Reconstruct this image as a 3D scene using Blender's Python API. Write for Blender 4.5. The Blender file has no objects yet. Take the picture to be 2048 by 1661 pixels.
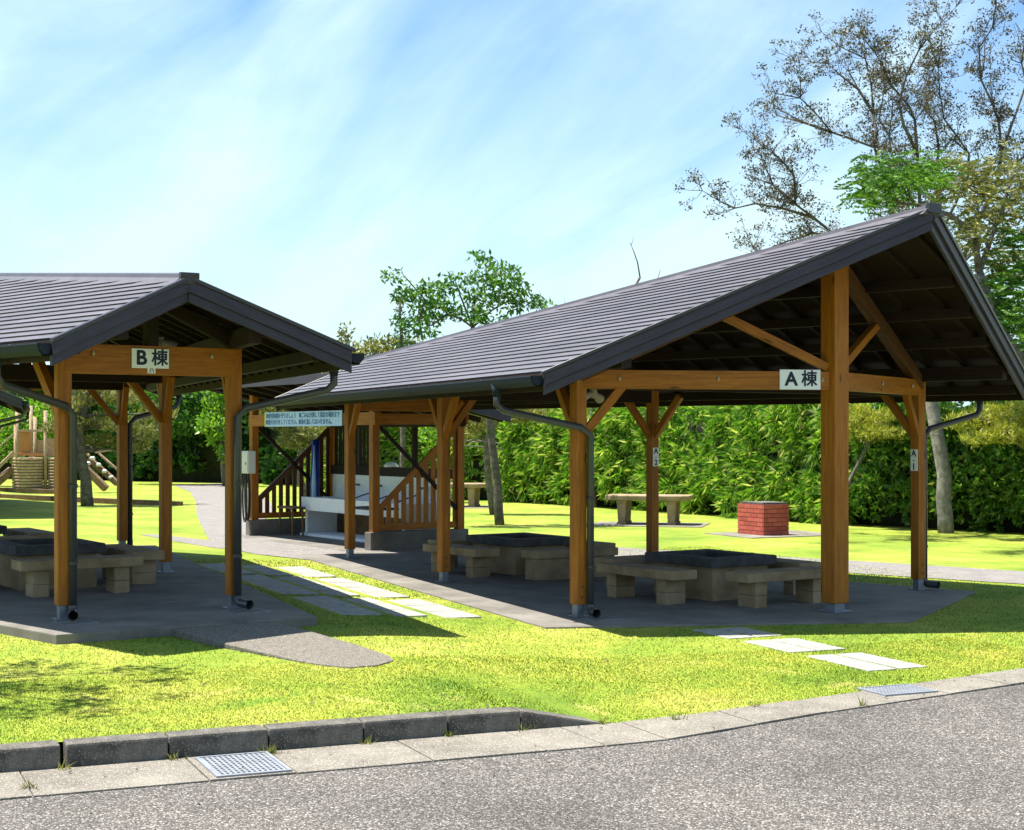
import bpy, bmesh, math, random
import numpy as np
from mathutils import Vector, Matrix
random.seed(7); rng = np.random.default_rng(11)
R = math.radians
scn = bpy.context.scene
COL = scn.collection

# ------------------------------------------------------------------ helpers
def tag(o, label=None, cat=None, group=None, kind=None):
    if label: o['label'] = label
    if cat: o['category'] = cat
    if group: o['group'] = group
    if kind: o['kind'] = kind
    return o

def empty(name, loc=(0, 0, 0), rz=0.0, label=None, cat=None, group=None):
    o = bpy.data.objects.new(name, None); COL.objects.link(o)
    o.empty_display_size = .2
    o.location = loc; o.rotation_euler = (0, 0, rz)
    return tag(o, label, cat, group)

def link(name, me, mat, parent=None, M=None):
    o = bpy.data.objects.new(name, me); COL.objects.link(o)
    if mat is not None:
        me.materials.clear(); me.materials.append(mat)
    if parent is not None: o.parent = parent
    if M is not None: o.matrix_local = M
    return o

def arr_mesh(name, V, F):
    """V (n,3); F (m,k) all the same size"""
    V = np.asarray(V, np.float32); F = np.asarray(F, np.int32)
    me = bpy.data.meshes.new(name)
    me.vertices.add(len(V)); me.vertices.foreach_set('co', V.ravel())
    k = F.shape[1]
    me.loops.add(F.size); me.loops.foreach_set('vertex_index', F.ravel())
    me.polygons.add(len(F)); me.polygons.foreach_set('loop_start', np.arange(0, F.size, k, dtype=np.int32))
    me.polygons.foreach_set('loop_total', np.full(len(F), k, np.int32))
    me.update(calc_edges=True)
    return me

class MB:
    def __init__(s): s.v = []; s.f = []
    def add(s, vs, fs):
        n = len(s.v); s.v += [tuple(v) for v in vs]; s.f += [tuple(i + n for i in f) for f in fs]
    def box(s, c, size, rz=0.0, M=None):
        x, y, z = [a / 2 for a in size]
        vs = [Vector((sx * x, sy * y, sz * z)) for sz in (-1, 1) for sy in (-1, 1) for sx in (-1, 1)]
        m = M if M is not None else Matrix.Translation(c) @ Matrix.Rotation(rz, 4, 'Z')
        s.add([m @ v for v in vs], [(0, 2, 3, 1), (4, 5, 7, 6), (0, 1, 5, 4), (2, 6, 7, 3), (0, 4, 6, 2), (1, 3, 7, 5)])
        return s
    def hexa(s, a, b):
        """a: 4 bottom points ccw from above, b: 4 top points"""
        s.add(list(a) + list(b), [(3, 2, 1, 0), (4, 5, 6, 7), (0, 1, 5, 4), (1, 2, 6, 5), (2, 3, 7, 6), (3, 0, 4, 7)])
        return s
    def prism(s, poly, z0, z1):
        n = len(poly)
        zz0 = z0 if callable(z0) else (lambda x, y: z0); zz1 = z1 if callable(z1) else (lambda x, y: z1)
        s.add([(x, y, zz0(x, y)) for x, y in poly] + [(x, y, zz1(x, y)) for x, y in poly],
              [tuple(range(n - 1, -1, -1)), tuple(range(n, 2 * n))] + [(i, (i + 1) % n, n + (i + 1) % n, n + i) for i in range(n)])
        return s
    def tube(s, pts, rad, seg=8, cap=True):
        pts = [Vector(p) for p in pts]; n = len(pts)
        if not hasattr(rad, '__len__'): rad = [rad] * n
        base = len(s.v); up = Vector((0.13, 0.21, 1)).normalized(); prev = None
        for i, p in enumerate(pts):
            t = (pts[min(i + 1, n - 1)] - pts[max(i - 1, 0)])
            if t.length < 1e-9: t = Vector((0, 0, 1))
            t.normalize()
            a = prev if prev is not None else (up if abs(t.dot(up)) < .95 else Vector((1, 0, 0)))
            x = (a - t * a.dot(t)).normalized(); prev = x; y = t.cross(x)
            for k in range(seg):
                an = 2 * math.pi * k / seg
                s.v.append(tuple(p + (x * math.cos(an) + y * math.sin(an)) * rad[i]))
        for i in range(n - 1):
            for k in range(seg):
                a = base + i * seg + k; b = base + i * seg + (k + 1) % seg
                s.f.append((a, b, b + seg, a + seg))
        if cap:
            s.f.append(tuple(base + k for k in range(seg - 1, -1, -1)))
            s.f.append(tuple(base + (n - 1) * seg + k for k in range(seg)))
        return s
    def build(s, name, mat, parent=None, smooth=False, bevel=0.0, M=None):
        me = bpy.data.meshes.new(name); me.from_pydata(s.v, [], s.f); me.update()
        if bevel:
            bm = bmesh.new(); bm.from_mesh(me)
            ed = [e for e in bm.edges if len(e.link_faces) == 2 and e.calc_face_angle(0) > .5]
            bmesh.ops.bevel(bm, geom=ed, offset=bevel, segments=2, affect='EDGES', profile=.6)
            bm.to_mesh(me); bm.free()
        if smooth:
            me.polygons.foreach_set('use_smooth', [True] * len(me.polygons))
        return link(name, me, mat, parent, M)

def frame(p0, p1, up=(0, 0, 1)):
    p0 = Vector(p0); p1 = Vector(p1); z = (p1 - p0); L = z.length; z.normalize()
    u = Vector(up)
    if abs(u.normalized().dot(z)) > .98: u = Vector((0, 1, 0))
    y = (u - z * u.dot(z)).normalized(); x = y.cross(z)
    M = Matrix((x, y, z)).transposed().to_4x4(); M.translation = p0
    return M, L

def beam(name, p0, p1, w, h, mat, parent, up=(0, 0, 1), bevel=.005):
    M, L = frame(p0, p1, up)
    b = MB(); b.box((0, 0, L / 2), (w, h, L))
    return b.build(name, mat, parent, bevel=bevel, M=M)

def text(s, size, mat, parent, M, name='lettering', thick=.0015, bold=0.0):
    cu = bpy.data.curves.new('lettering', 'FONT'); cu.body = s; cu.size = size
    cu.align_x = 'CENTER'; cu.align_y = 'CENTER'; cu.extrude = thick
    t = bpy.data.objects.new('lettering_tmp', cu); COL.objects.link(t)
    dg = bpy.context.evaluated_depsgraph_get(); dg.update()
    me = bpy.data.meshes.new_from_object(t.evaluated_get(dg))
    bpy.data.objects.remove(t); bpy.data.curves.remove(cu)
    if bold:
        bm = bmesh.new(); tmp = me.copy()
        for k, (ox, oy) in enumerate(((0, 0), (1, 0), (-1, 0), (0, 1), (0, -1), (.7, .7), (-.7, .7), (.7, -.7), (-.7, -.7))):
            me.vertices  # shifted copy
            n0 = len(bm.verts); bm.from_mesh(tmp); bm.verts.ensure_lookup_table()
            for v in list(bm.verts)[n0:]: v.co += Vector((ox * bold, oy * bold, k * .00012))
        bm.to_mesh(me); bm.free(); bpy.data.meshes.remove(tmp)
    return link(name, me, mat, parent, M)

# ------------------------------------------------------------------ materials
def new_mat(name):
    m = bpy.data.materials.new(name); m.use_nodes = True
    nt = m.node_tree; nt.nodes.clear()
    out = nt.nodes.new('ShaderNodeOutputMaterial'); b = nt.nodes.new('ShaderNodeBsdfPrincipled')
    nt.links.new(b.outputs[0], out.inputs[0])
    return m, nt, b, out
def N(nt, t, **k):
    n = nt.nodes.new(t)
    for a, v in k.items(): setattr(n, a, v)
    return n
def ramp(nt, stops, fac, interp='LINEAR'):
    r = N(nt, 'ShaderNodeValToRGB'); r.color_ramp.interpolation = interp
    e = r.color_ramp.elements
    while len(e) < len(stops): e.new(.5)
    for i, (p, c) in enumerate(stops):
        e[i].position = p; e[i].color = (c[0], c[1], c[2], 1)
    nt.links.new(fac, r.inputs[0]); return r
def noise(nt, scale, detail=4, rough=.6, vec=None, dist=0.0):
    n = N(nt, 'ShaderNodeTexNoise'); n.inputs['Scale'].default_value = scale; n.inputs['Detail'].default_value = detail
    n.inputs['Roughness'].default_value = rough; n.inputs['Distortion'].default_value = dist
    if vec is not None: nt.links.new(vec, n.inputs['Vector'])
    return n
def coords(nt, kind='Object', scale=(1, 1, 1)):
    tc = N(nt, 'ShaderNodeTexCoord'); mp = N(nt, 'ShaderNodeMapping'); mp.inputs['Scale'].default_value = scale
    nt.links.new(tc.outputs[kind], mp.inputs[0]); return mp.outputs[0]
def bump(nt, b, h, strength=.3, dist=.01):
    n = N(nt, 'ShaderNodeBump'); n.inputs['Strength'].default_value = strength; n.inputs['Distance'].default_value = dist
    nt.links.new(h, n.inputs['Height']); nt.links.new(n.outputs[0], b.inputs['Normal'])
def mixc(nt, fac, a, b, mode='MIX'):
    m = N(nt, 'ShaderNodeMix', data_type='RGBA', blend_type=mode)
    for sock, v in ((m.inputs[0], fac), (m.inputs[6], a), (m.inputs[7], b)):
        if hasattr(v, 'is_output') or isinstance(v, bpy.types.NodeSocket): nt.links.new(v, sock)
        elif isinstance(v, (int, float)): sock.default_value = v
        else: sock.default_value = (v[0], v[1], v[2], 1)
    return m.outputs[2]

def mottled(name, c1, c2, scale=8, rough=.8, bscale=60, bstr=.25, bdist=.004, spec=.3, detail=5, lo=.35, hi=.65, kind='Object', speck=None, metallic=0.0):
    m, nt, b, _ = new_mat(name); v = coords(nt, kind)
    n = noise(nt, scale, detail, .65, v)
    col = ramp(nt, [(lo, c1), (hi, c2)], n.outputs[0]).outputs[0]
    if speck:
        vo = N(nt, 'ShaderNodeTexVoronoi'); vo.inputs['Scale'].default_value = speck[0]; nt.links.new(v, vo.inputs['Vector'])
        sr = ramp(nt, [(0, (0, 0, 0)), (1, (1, 1, 1))], vo.outputs['Color'])
        f = N(nt, 'ShaderNodeMath', operation='GREATER_THAN'); f.inputs[1].default_value = speck[2]
        sep = N(nt, 'ShaderNodeSeparateColor'); nt.links.new(vo.outputs['Color'], sep.inputs[0]); nt.links.new(sep.outputs[0], f.inputs[0])
        col = mixc(nt, f.outputs[0], col, speck[1])
    nt.links.new(col, b.inputs['Base Color'])
    b.inputs['Roughness'].default_value = rough; b.inputs['Specular IOR Level'].default_value = spec; b.inputs['Metallic'].default_value = metallic
    n2 = noise(nt, bscale, 4, .6, v); bump(nt, b, n2.outputs[0], bstr, bdist)
    return m

def wood(name, c1, c2, rough=.55, streak=1.0, dark=None):
    m, nt, b, _ = new_mat(name)
    v = coords(nt, 'Object', (14, 14, 1.1)); n = noise(nt, 2.2, 6, .62, v, .6)
    v2 = coords(nt, 'Object', (60, 60, 3)); n2 = noise(nt, 2, 4, .7, v2)
    big = noise(nt, 1.3, 3, .5, coords(nt, 'Object'))
    col = ramp(nt, [(.32, c1), (.68, c2)], n.outputs[0]).outputs[0]
    fine = ramp(nt, [(.3, (.72, .72, .72)), (.7, (1.12, 1.12, 1.12))], n2.outputs[0]).outputs[0]
    col = mixc(nt, .7, col, fine, 'MULTIPLY')
    pat = ramp(nt, [(.3, (.8, .8, .8)), (.7, (1.1, 1.1, 1.1))], big.outputs[0]).outputs[0]
    col = mixc(nt, .6, col, pat, 'MULTIPLY')
    v3 = coords(nt, 'Object', (55, 55, 1.2)); n3 = noise(nt, 1.6, 3, .5, v3, .2)
    ck = ramp(nt, [(.66, (0, 0, 0)), (.70, (.8, .8, .8))], n3.outputs[0]).outputs[0]
    col = mixc(nt, ck, col, (c1[0] * .3, c1[1] * .28, c1[2] * .4))
    wg = noise(nt, 3.5, 5, .7, coords(nt, 'Object', (1, 1, .5))); wr = ramp(nt, [(.56, (0, 0, 0)), (.75, (.35, .35, .35))], wg.outputs[0]).outputs[0]
    col = mixc(nt, wr, col, (c2[0] * .72, c2[1] * .85, c2[2] * 1.9))
    # knots
    vo = N(nt, 'ShaderNodeTexVoronoi'); vo.inputs['Scale'].default_value = 1.0
    nt.links.new(coords(nt, 'Object', (7, 7, 1.6)), vo.inputs['Vector'])
    kn = ramp(nt, [(.05, (1, 1, 1)), (.11, (0, 0, 0))], vo.outputs['Distance']).outputs[0]
    col = mixc(nt, kn, col, (c1[0] * .35, c1[1] * .35, c1[2] * .35))
    nt.links.new(col, b.inputs['Base Color']); b.inputs['Roughness'].default_value = rough
    b.inputs['Specular IOR Level'].default_value = .3
    bump(nt, b, n2.outputs[0], .25, .003)
    return m

def plain(name, c, rough=.5, metallic=0.0, spec=.5, var=.12, scale=6):
    m, nt, b, _ = new_mat(name)
    n = noise(nt, scale, 5, .65, coords(nt))
    r = ramp(nt, [(.3, tuple(x * (1 - var) for x in c)), (.7, tuple(min(1, x * (1 + var)) for x in c))], n.outputs[0])
    nt.links.new(r.outputs[0], b.inputs['Base Color'])
    rr = N(nt, 'ShaderNodeMapRange'); rr.inputs['To Min'].default_value = rough * .8; rr.inputs['To Max'].default_value = min(1, rough * 1.2)
    nt.links.new(n.outputs[0], rr.inputs[0]); nt.links.new(rr.outputs[0], b.inputs['Roughness'])
    b.inputs['Metallic'].default_value = metallic; b.inputs['Specular IOR Level'].default_value = spec
    return m

def leafmat(name, stops, trans=.35, rough=.5, spec=.35):
    m, nt, b, out = new_mat(name)
    g = N(nt, 'ShaderNodeNewGeometry')
    r = ramp(nt, stops, g.outputs['Random Per Island'])
    big = noise(nt, .9, 3, .5, coords(nt))
    k = ramp(nt, [(.3, (.75, .8, .75)), (.7, (1.15, 1.1, 1.0))], big.outputs[0]).outputs[0]
    col = mixc(nt, 1.0, r.outputs[0], k, 'MULTIPLY')
    nt.links.new(col, b.inputs['Base Color']); b.inputs['Roughness'].default_value = rough; b.inputs['Specular IOR Level'].default_value = spec
    t = N(nt, 'ShaderNodeBsdfTranslucent'); tc = mixc(nt, 1.0, col, (1.25, 1.3, .6), 'MULTIPLY'); nt.links.new(tc, t.inputs[0])
    mx = N(nt, 'ShaderNodeMixShader'); mx.inputs[0].default_value = trans
    nt.links.new(b.outputs[0], mx.inputs[1]); nt.links.new(t.outputs[0], mx.inputs[2]); nt.links.new(mx.outputs[0], out.inputs[0])
    return m

M_ = {}
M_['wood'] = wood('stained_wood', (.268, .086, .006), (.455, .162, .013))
M_['wood_mid'] = wood('brown_and_shaded_wood', (.07, .028, .010), (.13, .052, .016))  # brown rafters; also the left slat screen, with its shade put into the colour
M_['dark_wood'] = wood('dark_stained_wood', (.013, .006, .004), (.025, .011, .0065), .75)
M_['fascia'] = wood('slate_painted_board', (.030, .026, .043), (.050, .045, .069), .5)
M_['trim'] = plain('dark_roof_trim', (.025, .023, .028), .4, 0, .5)
M_['gutter'] = plain('bluegrey_gutter_plastic', (.020, .027, .040), .55, 0, .08)
M_['pipe'] = plain('dark_drainpipe_plastic', (.05, .052, .06), .32, 0, .45)
M_['steel'] = plain('galvanised_steel', (.20, .22, .26), .45, .6)
M_['concrete'] = mottled('pavilion_concrete', (.115, .105, .092), (.205, .187, .163), 1.6, .9, 90, .3, .003)
M_['aggregate'] = mottled('exposed_aggregate', (.09, .078, .064), (.155, .135, .112), 30, .9, 160, .6, .006, speck=(170, (.30, .275, .235), .86))
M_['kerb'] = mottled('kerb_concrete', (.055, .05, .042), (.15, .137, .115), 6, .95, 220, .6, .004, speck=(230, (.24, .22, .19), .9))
M_['gutter_slab'] = mottled('gutter_concrete', (.12, .105, .086), (.205, .183, .152), 2.2, .95, 160, .45, .003, speck=(200, (.38, .36, .31), .9))
M_['granite'] = mottled('pale_granite_slab', (.215, .21, .185), (.35, .34, .30), 9, .8, 150, .35, .003)
M_['bench'] = mottled('tan_concrete', (.21, .148, .082), (.34, .255, .155), 3.5, .9, 120, .35, .003)
M_['pit_top'] = mottled('charred_concrete_rim', (.035, .034, .036), (.075, .072, .072), 6, .85, 90, .3, .004)
M_['ash'] = mottled('ash_bed', (.03, .028, .026), (.08, .075, .07), 20, 1, 60, .6, .01)
M_['white'] = plain('white_enamel_sign', (.80, .82, .84), .35, 0, .5, .04)
M_['black'] = plain('black_lettering', (.012, .016, .035), .5, 0, .3)
M_['sink'] = mottled('pale_terrazzo', (.74, .76, .78), (.82, .84, .86), 12, .6, 100, .1, .002)
M_['box'] = plain('pale_grey_box_paint', (.62, .61, .57), .45, 0, .4, .05)
M_['hose'] = plain('black_rubber', (.015, .015, .016), .5)
M_['blue'] = plain('blue_tarpaulin', (.012, .035, .32), .4)
M_['skyblue'] = plain('pale_blue_sheet', (.38, .62, .86), .4, 0, .4, .05)
M_['signblue'] = plain('pale_blue_sign', (.42, .60, .95), .35, 0, .4, .04)
M_['signtext'] = plain('blue_lettering', (.03, .13, .34), .5)
M_['yellow'] = plain('yellow_edge', (.55, .55, .08), .5)
M_['lampglass'] = plain('pale_lamp_body', (.42, .37, .30), .4)
M_['bark'] = mottled('grey_brown_bark', (.06, .05, .042), (.17, .15, .125), 9, .95, 30, .8, .02)
M_['bark_pale'] = mottled('pale_weathered_bark', (.15, .13, .11), (.33, .30, .26), 7, .95, 30, .8, .02)
M_['twig'] = plain('dark_twig', (.055, .045, .042), .8, 0, .2)
M_['log'] = mottled('weathered_log', (.30, .20, .12), (.46, .33, .22), 9, .85, 60, .3, .004)
M_['log_dark'] = mottled('brown_timber', (.13, .08, .045), (.22, .14, .08), 9, .85, 60, .3, .004)
M_['panel'] = wood('orange_play_panel', (.36, .16, .05), (.5, .25, .09))
M_['knob'] = plain('white_knob', (.7, .7, .68), .4)

def roof_mat():
    m, nt, b, _ = new_mat('brown_metal_roof_course')
    v = coords(nt); n = noise(nt, 1.4, 5, .6, v); n2 = noise(nt, 18, 3, .6, coords(nt, 'Object', (1, 1, 1)))
    g = N(nt, 'ShaderNodeNewGeometry')
    c = ramp(nt, [(.3, (.078, .070, .080)), (.7, (.108, .098, .110))], n.outputs[0]).outputs[0]
    k = ramp(nt, [(0, (.80, .79, .80)), (1, (1.14, 1.14, 1.16))], g.outputs['Random Per Island']).outputs[0]
    n5 = noise(nt, 4, 5, .7, coords(nt, 'Object', (3, .8, 1))); k5 = ramp(nt, [(.3, (.8, .8, .8)), (.62, (1.05, 1.05, 1.05)), (.8, (1.3, 1.28, 1.2))], n5.outputs[0]).outputs[0]; k = mixc(nt, 1.0, k, k5, 'MULTIPLY')
    nt.links.new(mixc(nt, 1.0, c, k, 'MULTIPLY'), b.inputs['Base Color'])
    rr = ramp(nt, [(.3, (.40, .40, .40)), (.7, (.54, .54, .54))], n2.outputs[0]); nt.links.new(rr.outputs[0], b.inputs['Roughness'])
    b.inputs['Specular IOR Level'].default_value = .6; b.inputs['Metallic'].default_value = .15
    bump(nt, b, n2.outputs[0], .08, .004)
    return m
M_['roof'] = roof_mat()

def asphalt_mat(name, base, k=1.0, tint=(1, 1, 1)):
    m, nt, b, _ = new_mat(name); v = coords(nt)
    vo = N(nt, 'ShaderNodeTexVoronoi'); vo.inputs['Scale'].default_value = 118; nt.links.new(v, vo.inputs['Vector'])
    sep = N(nt, 'ShaderNodeSeparateColor'); nt.links.new(vo.outputs['Color'], sep.inputs[0])
    c = ramp(nt, [(0, (.022, .021, .020)), (.35, (.06 * k, .054 * k, .05 * k)), (.66, (.14 * k, .128 * k, .118 * k)), (.86, (.30 * k, .28 * k, .26 * k)), (1, (.66 * k, .64 * k, .60 * k))], sep.outputs[0])
    vo2 = N(nt, 'ShaderNodeTexVoronoi'); vo2.inputs['Scale'].default_value = 240; nt.links.new(v, vo2.inputs['Vector'])
    sep2 = N(nt, 'ShaderNodeSeparateColor'); nt.links.new(vo2.outputs['Color'], sep2.inputs[0])
    c2 = ramp(nt, [(0, (.04, .036, .034)), (.6, (.11 * k, .10 * k, .092 * k)), (1, (.30 * k, .28 * k, .26 * k))], sep2.outputs[0])
    big = noise(nt, .75, 6, .68, v, .5); bg = ramp(nt, [(.3, (.72, .70, .68)), (.5, (1.0, .97, .94)), (.7, (1.22, 1.18, 1.12))], big.outputs[0])
    col = mixc(nt, .34, c.outputs[0], c2.outputs[0]); col = mixc(nt, 1.0, col, bg.outputs[0], 'MULTIPLY')
    nt.links.new(col, b.inputs['Base Color']); b.inputs['Roughness'].default_value = .85; b.inputs['Specular IOR Level'].default_value = .35
    h = ramp(nt, [(0, (1, 1, 1)), (.75, (0, 0, 0))], vo.outputs['Distance'])
    bump(nt, b, h.outputs[0], .8, .008)
    return m
M_['asphalt'] = asphalt_mat('coarse_asphalt', .1, 0.86)
M_['path'] = mottled('park_path_asphalt', (.15, .135, .125), (.20, .183, .17), 4, .9, 150, .4, .004, speck=(120, (.42, .40, .37), .93))

def lawn_mat(name, blades=False):
    m, nt, b, out = new_mat(name); v = coords(nt)
    n1 = noise(nt, .55, 7, .66, v, .4); n2 = noise(nt, 3.2, 6, .72, v); n3 = noise(nt, 70, 3, .7, v); n4 = noise(nt, 1.35, 5, .6, v, .8)
    c = ramp(nt, [(.28, (.125, .215, .026)), (.43, (.23, .305, .038)), (.56, (.315, .35, .056)), (.74, (.44, .41, .115))], n1.outputs[0]).outputs[0]
    st = ramp(nt, [(.60, (0, 0, 0)), (.74, (.75, .75, .75))], n4.outputs[0]).outputs[0]
    c = mixc(nt, st, c, (.52, .45, .17))
    gp = ramp(nt, [(.26, (.8, .8, .8)), (.40, (0, 0, 0))], n4.outputs[0]).outputs[0]
    c = mixc(nt, gp, c, (.17, .29, .035))
    k = ramp(nt, [(.26, (.76, .86, .74)), (.74, (1.18, 1.1, 1.08))], n2.outputs[0]).outputs[0]
    c = mixc(nt, 1.0, c, k, 'MULTIPLY')
    if blades:
        g = N(nt, 'ShaderNodeNewGeometry')
        kk = ramp(nt, [(0, (1.12, 1.2, 1.05)), (.5, (1.42, 1.38, 1.4)), (.86, (1.58, 1.46, 1.6)), (.98, (1.9, 1.65, 2.3))], g.outputs['Random Per Island']).outputs[0]
        c = mixc(nt, 1.0, c, kk, 'MULTIPLY')
    else:
        kk = ramp(nt, [(.3, (.62, .72, .6)), (.7, (1.2, 1.12, 1.08))], n3.outputs[0]).outputs[0]
        c = mixc(nt, 1.0, c, kk, 'MULTIPLY')
        bump(nt, b, n3.outputs[0], .7, .03)
    nt.links.new(c, b.inputs['Base Color']); b.inputs['Roughness'].default_value = .75; b.inputs['Specular IOR Level'].default_value = .15
    if blades:
        t = N(nt, 'ShaderNodeBsdfTranslucent'); nt.links.new(mixc(nt, 1.0, c, (1.1, 1.1, .8), 'MULTIPLY'), t.inputs[0])
        mx = N(nt, 'ShaderNodeMixShader'); mx.inputs[0].default_value = .2
        nt.links.new(b.outputs[0], mx.inputs[1]); nt.links.new(t.outputs[0], mx.inputs[2]); nt.links.new(mx.outputs[0], out.inputs[0])
    return m
M_['lawn'] = lawn_mat('lawn_turf'); M_['blades'] = lawn_mat('lawn_blades', True)

def brick_mat():
    m, nt, b, _ = new_mat('red_painted_brick')
    g = N(nt, 'ShaderNodeNewGeometry')
    c = ramp(nt, [(0, (.31, .052, .036)), (1, (.47, .095, .062))], g.outputs['Random Per Island'])
    n = noise(nt, 40, 4, .6, coords(nt)); k = ramp(nt, [(.3, (.8, .8, .8)), (.7, (1.1, 1.1, 1.1))], n.outputs[0])
    nt.links.new(mixc(nt, 1.0, c.outputs[0], k.outputs[0], 'MULTIPLY'), b.inputs['Base Color']); b.inputs['Roughness'].default_value = .8
    bump(nt, b, n.outputs[0], .3, .004); return m
M_['brick'] = brick_mat()
M_['mortar'] = plain('dark_mortar', (.10, .035, .028), .9)

M_['lf_bamboo'] = leafmat('bamboo_leaf', [(0, (.035, .12, .014)), (.4, (.11, .26, .028)), (.72, (.25, .43, .055)), (.92, (.52, .58, .19)), (1, (.62, .60, .36))], .42, .36, .55)
M_['lf_dark'] = leafmat('dark_hedge_leaf', [(0, (.012, .045, .012)), (.6, (.028, .09, .02)), (1, (.06, .16, .03))], .25, .42, .45)
M_['lf_shrub'] = leafmat('shrub_hedge_leaf', [(0, (.025, .08, .014)), (.6, (.075, .19, .028)), (.9, (.18, .32, .05)), (1, (.42, .45, .16))], .35, .38, .5)
M_['lf_bright'] = leafmat('bright_green_leaf', [(0, (.09, .22, .015)), (.6, (.17, .34, .03)), (1, (.28, .42, .05))], .4)
M_['lf_feather'] = leafmat('feathery_leaf', [(0, (.045, .13, .014)), (.6, (.10, .235, .026)), (1, (.20, .34, .05))], .35)
M_['lf_green'] = leafmat('mid_green_leaf', [(0, (.025, .085, .015)), (.6, (.055, .155, .022)), (1, (.12, .25, .035))], .35)
M_['lf_olive'] = leafmat('olive_leaf', [(0, (.085, .105, .025)), (.6, (.20, .205, .06)), (1, (.36, .33, .13))], .3)
M_['lf_brown'] = leafmat('brown_olive_leaf', [(0, (.045, .038, .034)), (.5, (.085, .072, .055)), (.85, (.14, .12, .075)), (1, (.12, .13, .05))], .3)
M_['lf_yellow'] = leafmat('yellow_green_needles', [(0, (.17, .22, .025)), (.6, (.33, .35, .05)), (1, (.52, .48, .09))], .35)
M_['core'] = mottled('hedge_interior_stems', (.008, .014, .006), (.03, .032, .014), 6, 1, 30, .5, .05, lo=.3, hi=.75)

# ------------------------------------------------------------------ frames of reference
NV = Vector((.917, .398)).normalized(); DV = Vector((-NV.y, NV.x))
def W(q, r): p = NV * q + DV * r; return (p.x, p.y)
def QR(x, y): return (x * NV.x + y * NV.y, x * DV.x + y * DV.y)
def sm(t): t = max(0., min(1., t)); return t * t * (3 - 2 * t)
def inner(q):
    t = max(0., q - 4.6); return 8.74 + .215 * max(0, t - .25) if t > .6 else 8.74 + .215 * t * t / 2.4 * 1.4
def lawn_z(x, y):
    q, r = QR(x, y)
    base = -.08 + (-.195 + .08) * sm((q - 4.0) / 2.1)
    base += (-.185 - base) * sm((r - 20) / 8) * sm((q - 4.4) / 2)
    tgt = -.088 + (-.203 + .088) * sm((q - 3.7) / .8)
    w = sm(1 - (r - inner(q)) / 2.4)
    return base + (tgt - base) * w
def pz(z): return lambda x, y: z
def lz(dz): return lambda x, y: lawn_z(x, y) + dz
ROAD = -.21
F_PX, Y_HOR = 3119.6, 872.7

# ------------------------------------------------------------------ camera, light, sky
cam = bpy.data.cameras.new('camera'); co = bpy.data.objects.new('camera', cam); COL.objects.link(co)
co.location = (0, 0, 1.6); co.rotation_euler = (R(90), 0, 0)
cam.sensor_width = 36; cam.lens = 36 * F_PX / 2048; cam.shift_y = (Y_HOR - 830.5) / 2048
cam.clip_start = .1; cam.clip_end = 3000
scn.camera = co
sv = Vector((-.367, .085, 1)).normalized()       # towards the sun
sun = bpy.data.lights.new('sun', 'SUN'); sun.energy = 5.0; sun.angle = R(.5); sun.color = (1, .955, .87)
so = bpy.data.objects.new('sun', sun); COL.objects.link(so); so.rotation_euler = sv.to_track_quat('Z', 'Y').to_euler(); so.location = (-4, 5, 14)
w = bpy.data.worlds.new('World'); scn.world = w; w.use_nodes = True; nt = w.node_tree; nt.nodes.clear()
wo = N(nt, 'ShaderNodeOutputWorld'); bg = N(nt, 'ShaderNodeBackground'); nt.links.new(bg.outputs[0], wo.inputs[0])
sky = N(nt, 'ShaderNodeTexSky', sky_type='NISHITA'); sky.sun_disc = False
sky.sun_elevation = math.asin(sv.z); sky.sun_rotation = math.atan2(sv.x, sv.y)
sky.air_density = 1.0; sky.dust_density = .6; sky.ozone_density = 1.6; sky.altitude = 10
bg.inputs[1].default_value = .068
# thin cirrus: diagonal streaks over the sky direction
tc = N(nt, 'ShaderNodeTexCoord'); sp = N(nt, 'ShaderNodeSeparateXYZ'); nt.links.new(tc.outputs['Generated'], sp.inputs[0])
cx = N(nt, 'ShaderNodeCombineXYZ'); nt.links.new(sp.outputs[0], cx.inputs[0]); nt.links.new(sp.outputs[2], cx.inputs[1]); nt.links.new(sp.outputs[1], cx.inputs[2])
mp = N(nt, 'ShaderNodeMapping', vector_type='TEXTURE'); mp.inputs['Rotation'].default_value = (0, 0, R(33)); mp.inputs['Scale'].default_value = (.36, .115, .5); mp.inputs['Location'].default_value = (.02, .03, 0)
nt.links.new(cx.outputs[0], mp.inputs[0])
c1 = noise(nt, 1.0, 7, .56, mp.outputs[0], .7)
mp2 = N(nt, 'ShaderNodeMapping', vector_type='TEXTURE'); mp2.inputs['Rotation'].default_value = (0, 0, R(12)); mp2.inputs['Scale'].default_value = (.30, .16, .5); nt.links.new(cx.outputs[0], mp2.inputs[0])
c2 = noise(nt, 1.2, 5, .55, mp2.outputs[0], .4)
ca = N(nt, 'ShaderNodeMath', operation='MULTIPLY_ADD'); nt.links.new(c2.outputs[0], ca.inputs[0]); ca.inputs[1].default_value = .55; nt.links.new(c1.outputs[0], ca.inputs[2])
cr = ramp(nt, [(.63, (0, 0, 0)), (.80, (.42, .42, .42)), (.98, (1, 1, 1))], ca.outputs[0])
el = ramp(nt, [(.0, (.9, .9, .9)), (.07, (.78, .78, .78)), (.13, (.50, .50, .50)), (.20, (.17, .17, .17)), (.27, (0, 0, 0)), (.45, (0, 0, 0))], sp.outputs[2])
cm = N(nt, 'ShaderNodeMath', operation='ADD', use_clamp=True); nt.links.new(cr.outputs[0], cm.inputs[0]); nt.links.new(el.outputs[0], cm.inputs[1])
skyb = mixc(nt, 1.0, sky.outputs[0], (.74, 1.0, 1.27), 'MULTIPLY')
cloud = mixc(nt, cm.outputs[0], skyb, (4.9, 6.5, 7.0))
nt.links.new(cloud, bg.inputs[0])
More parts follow.
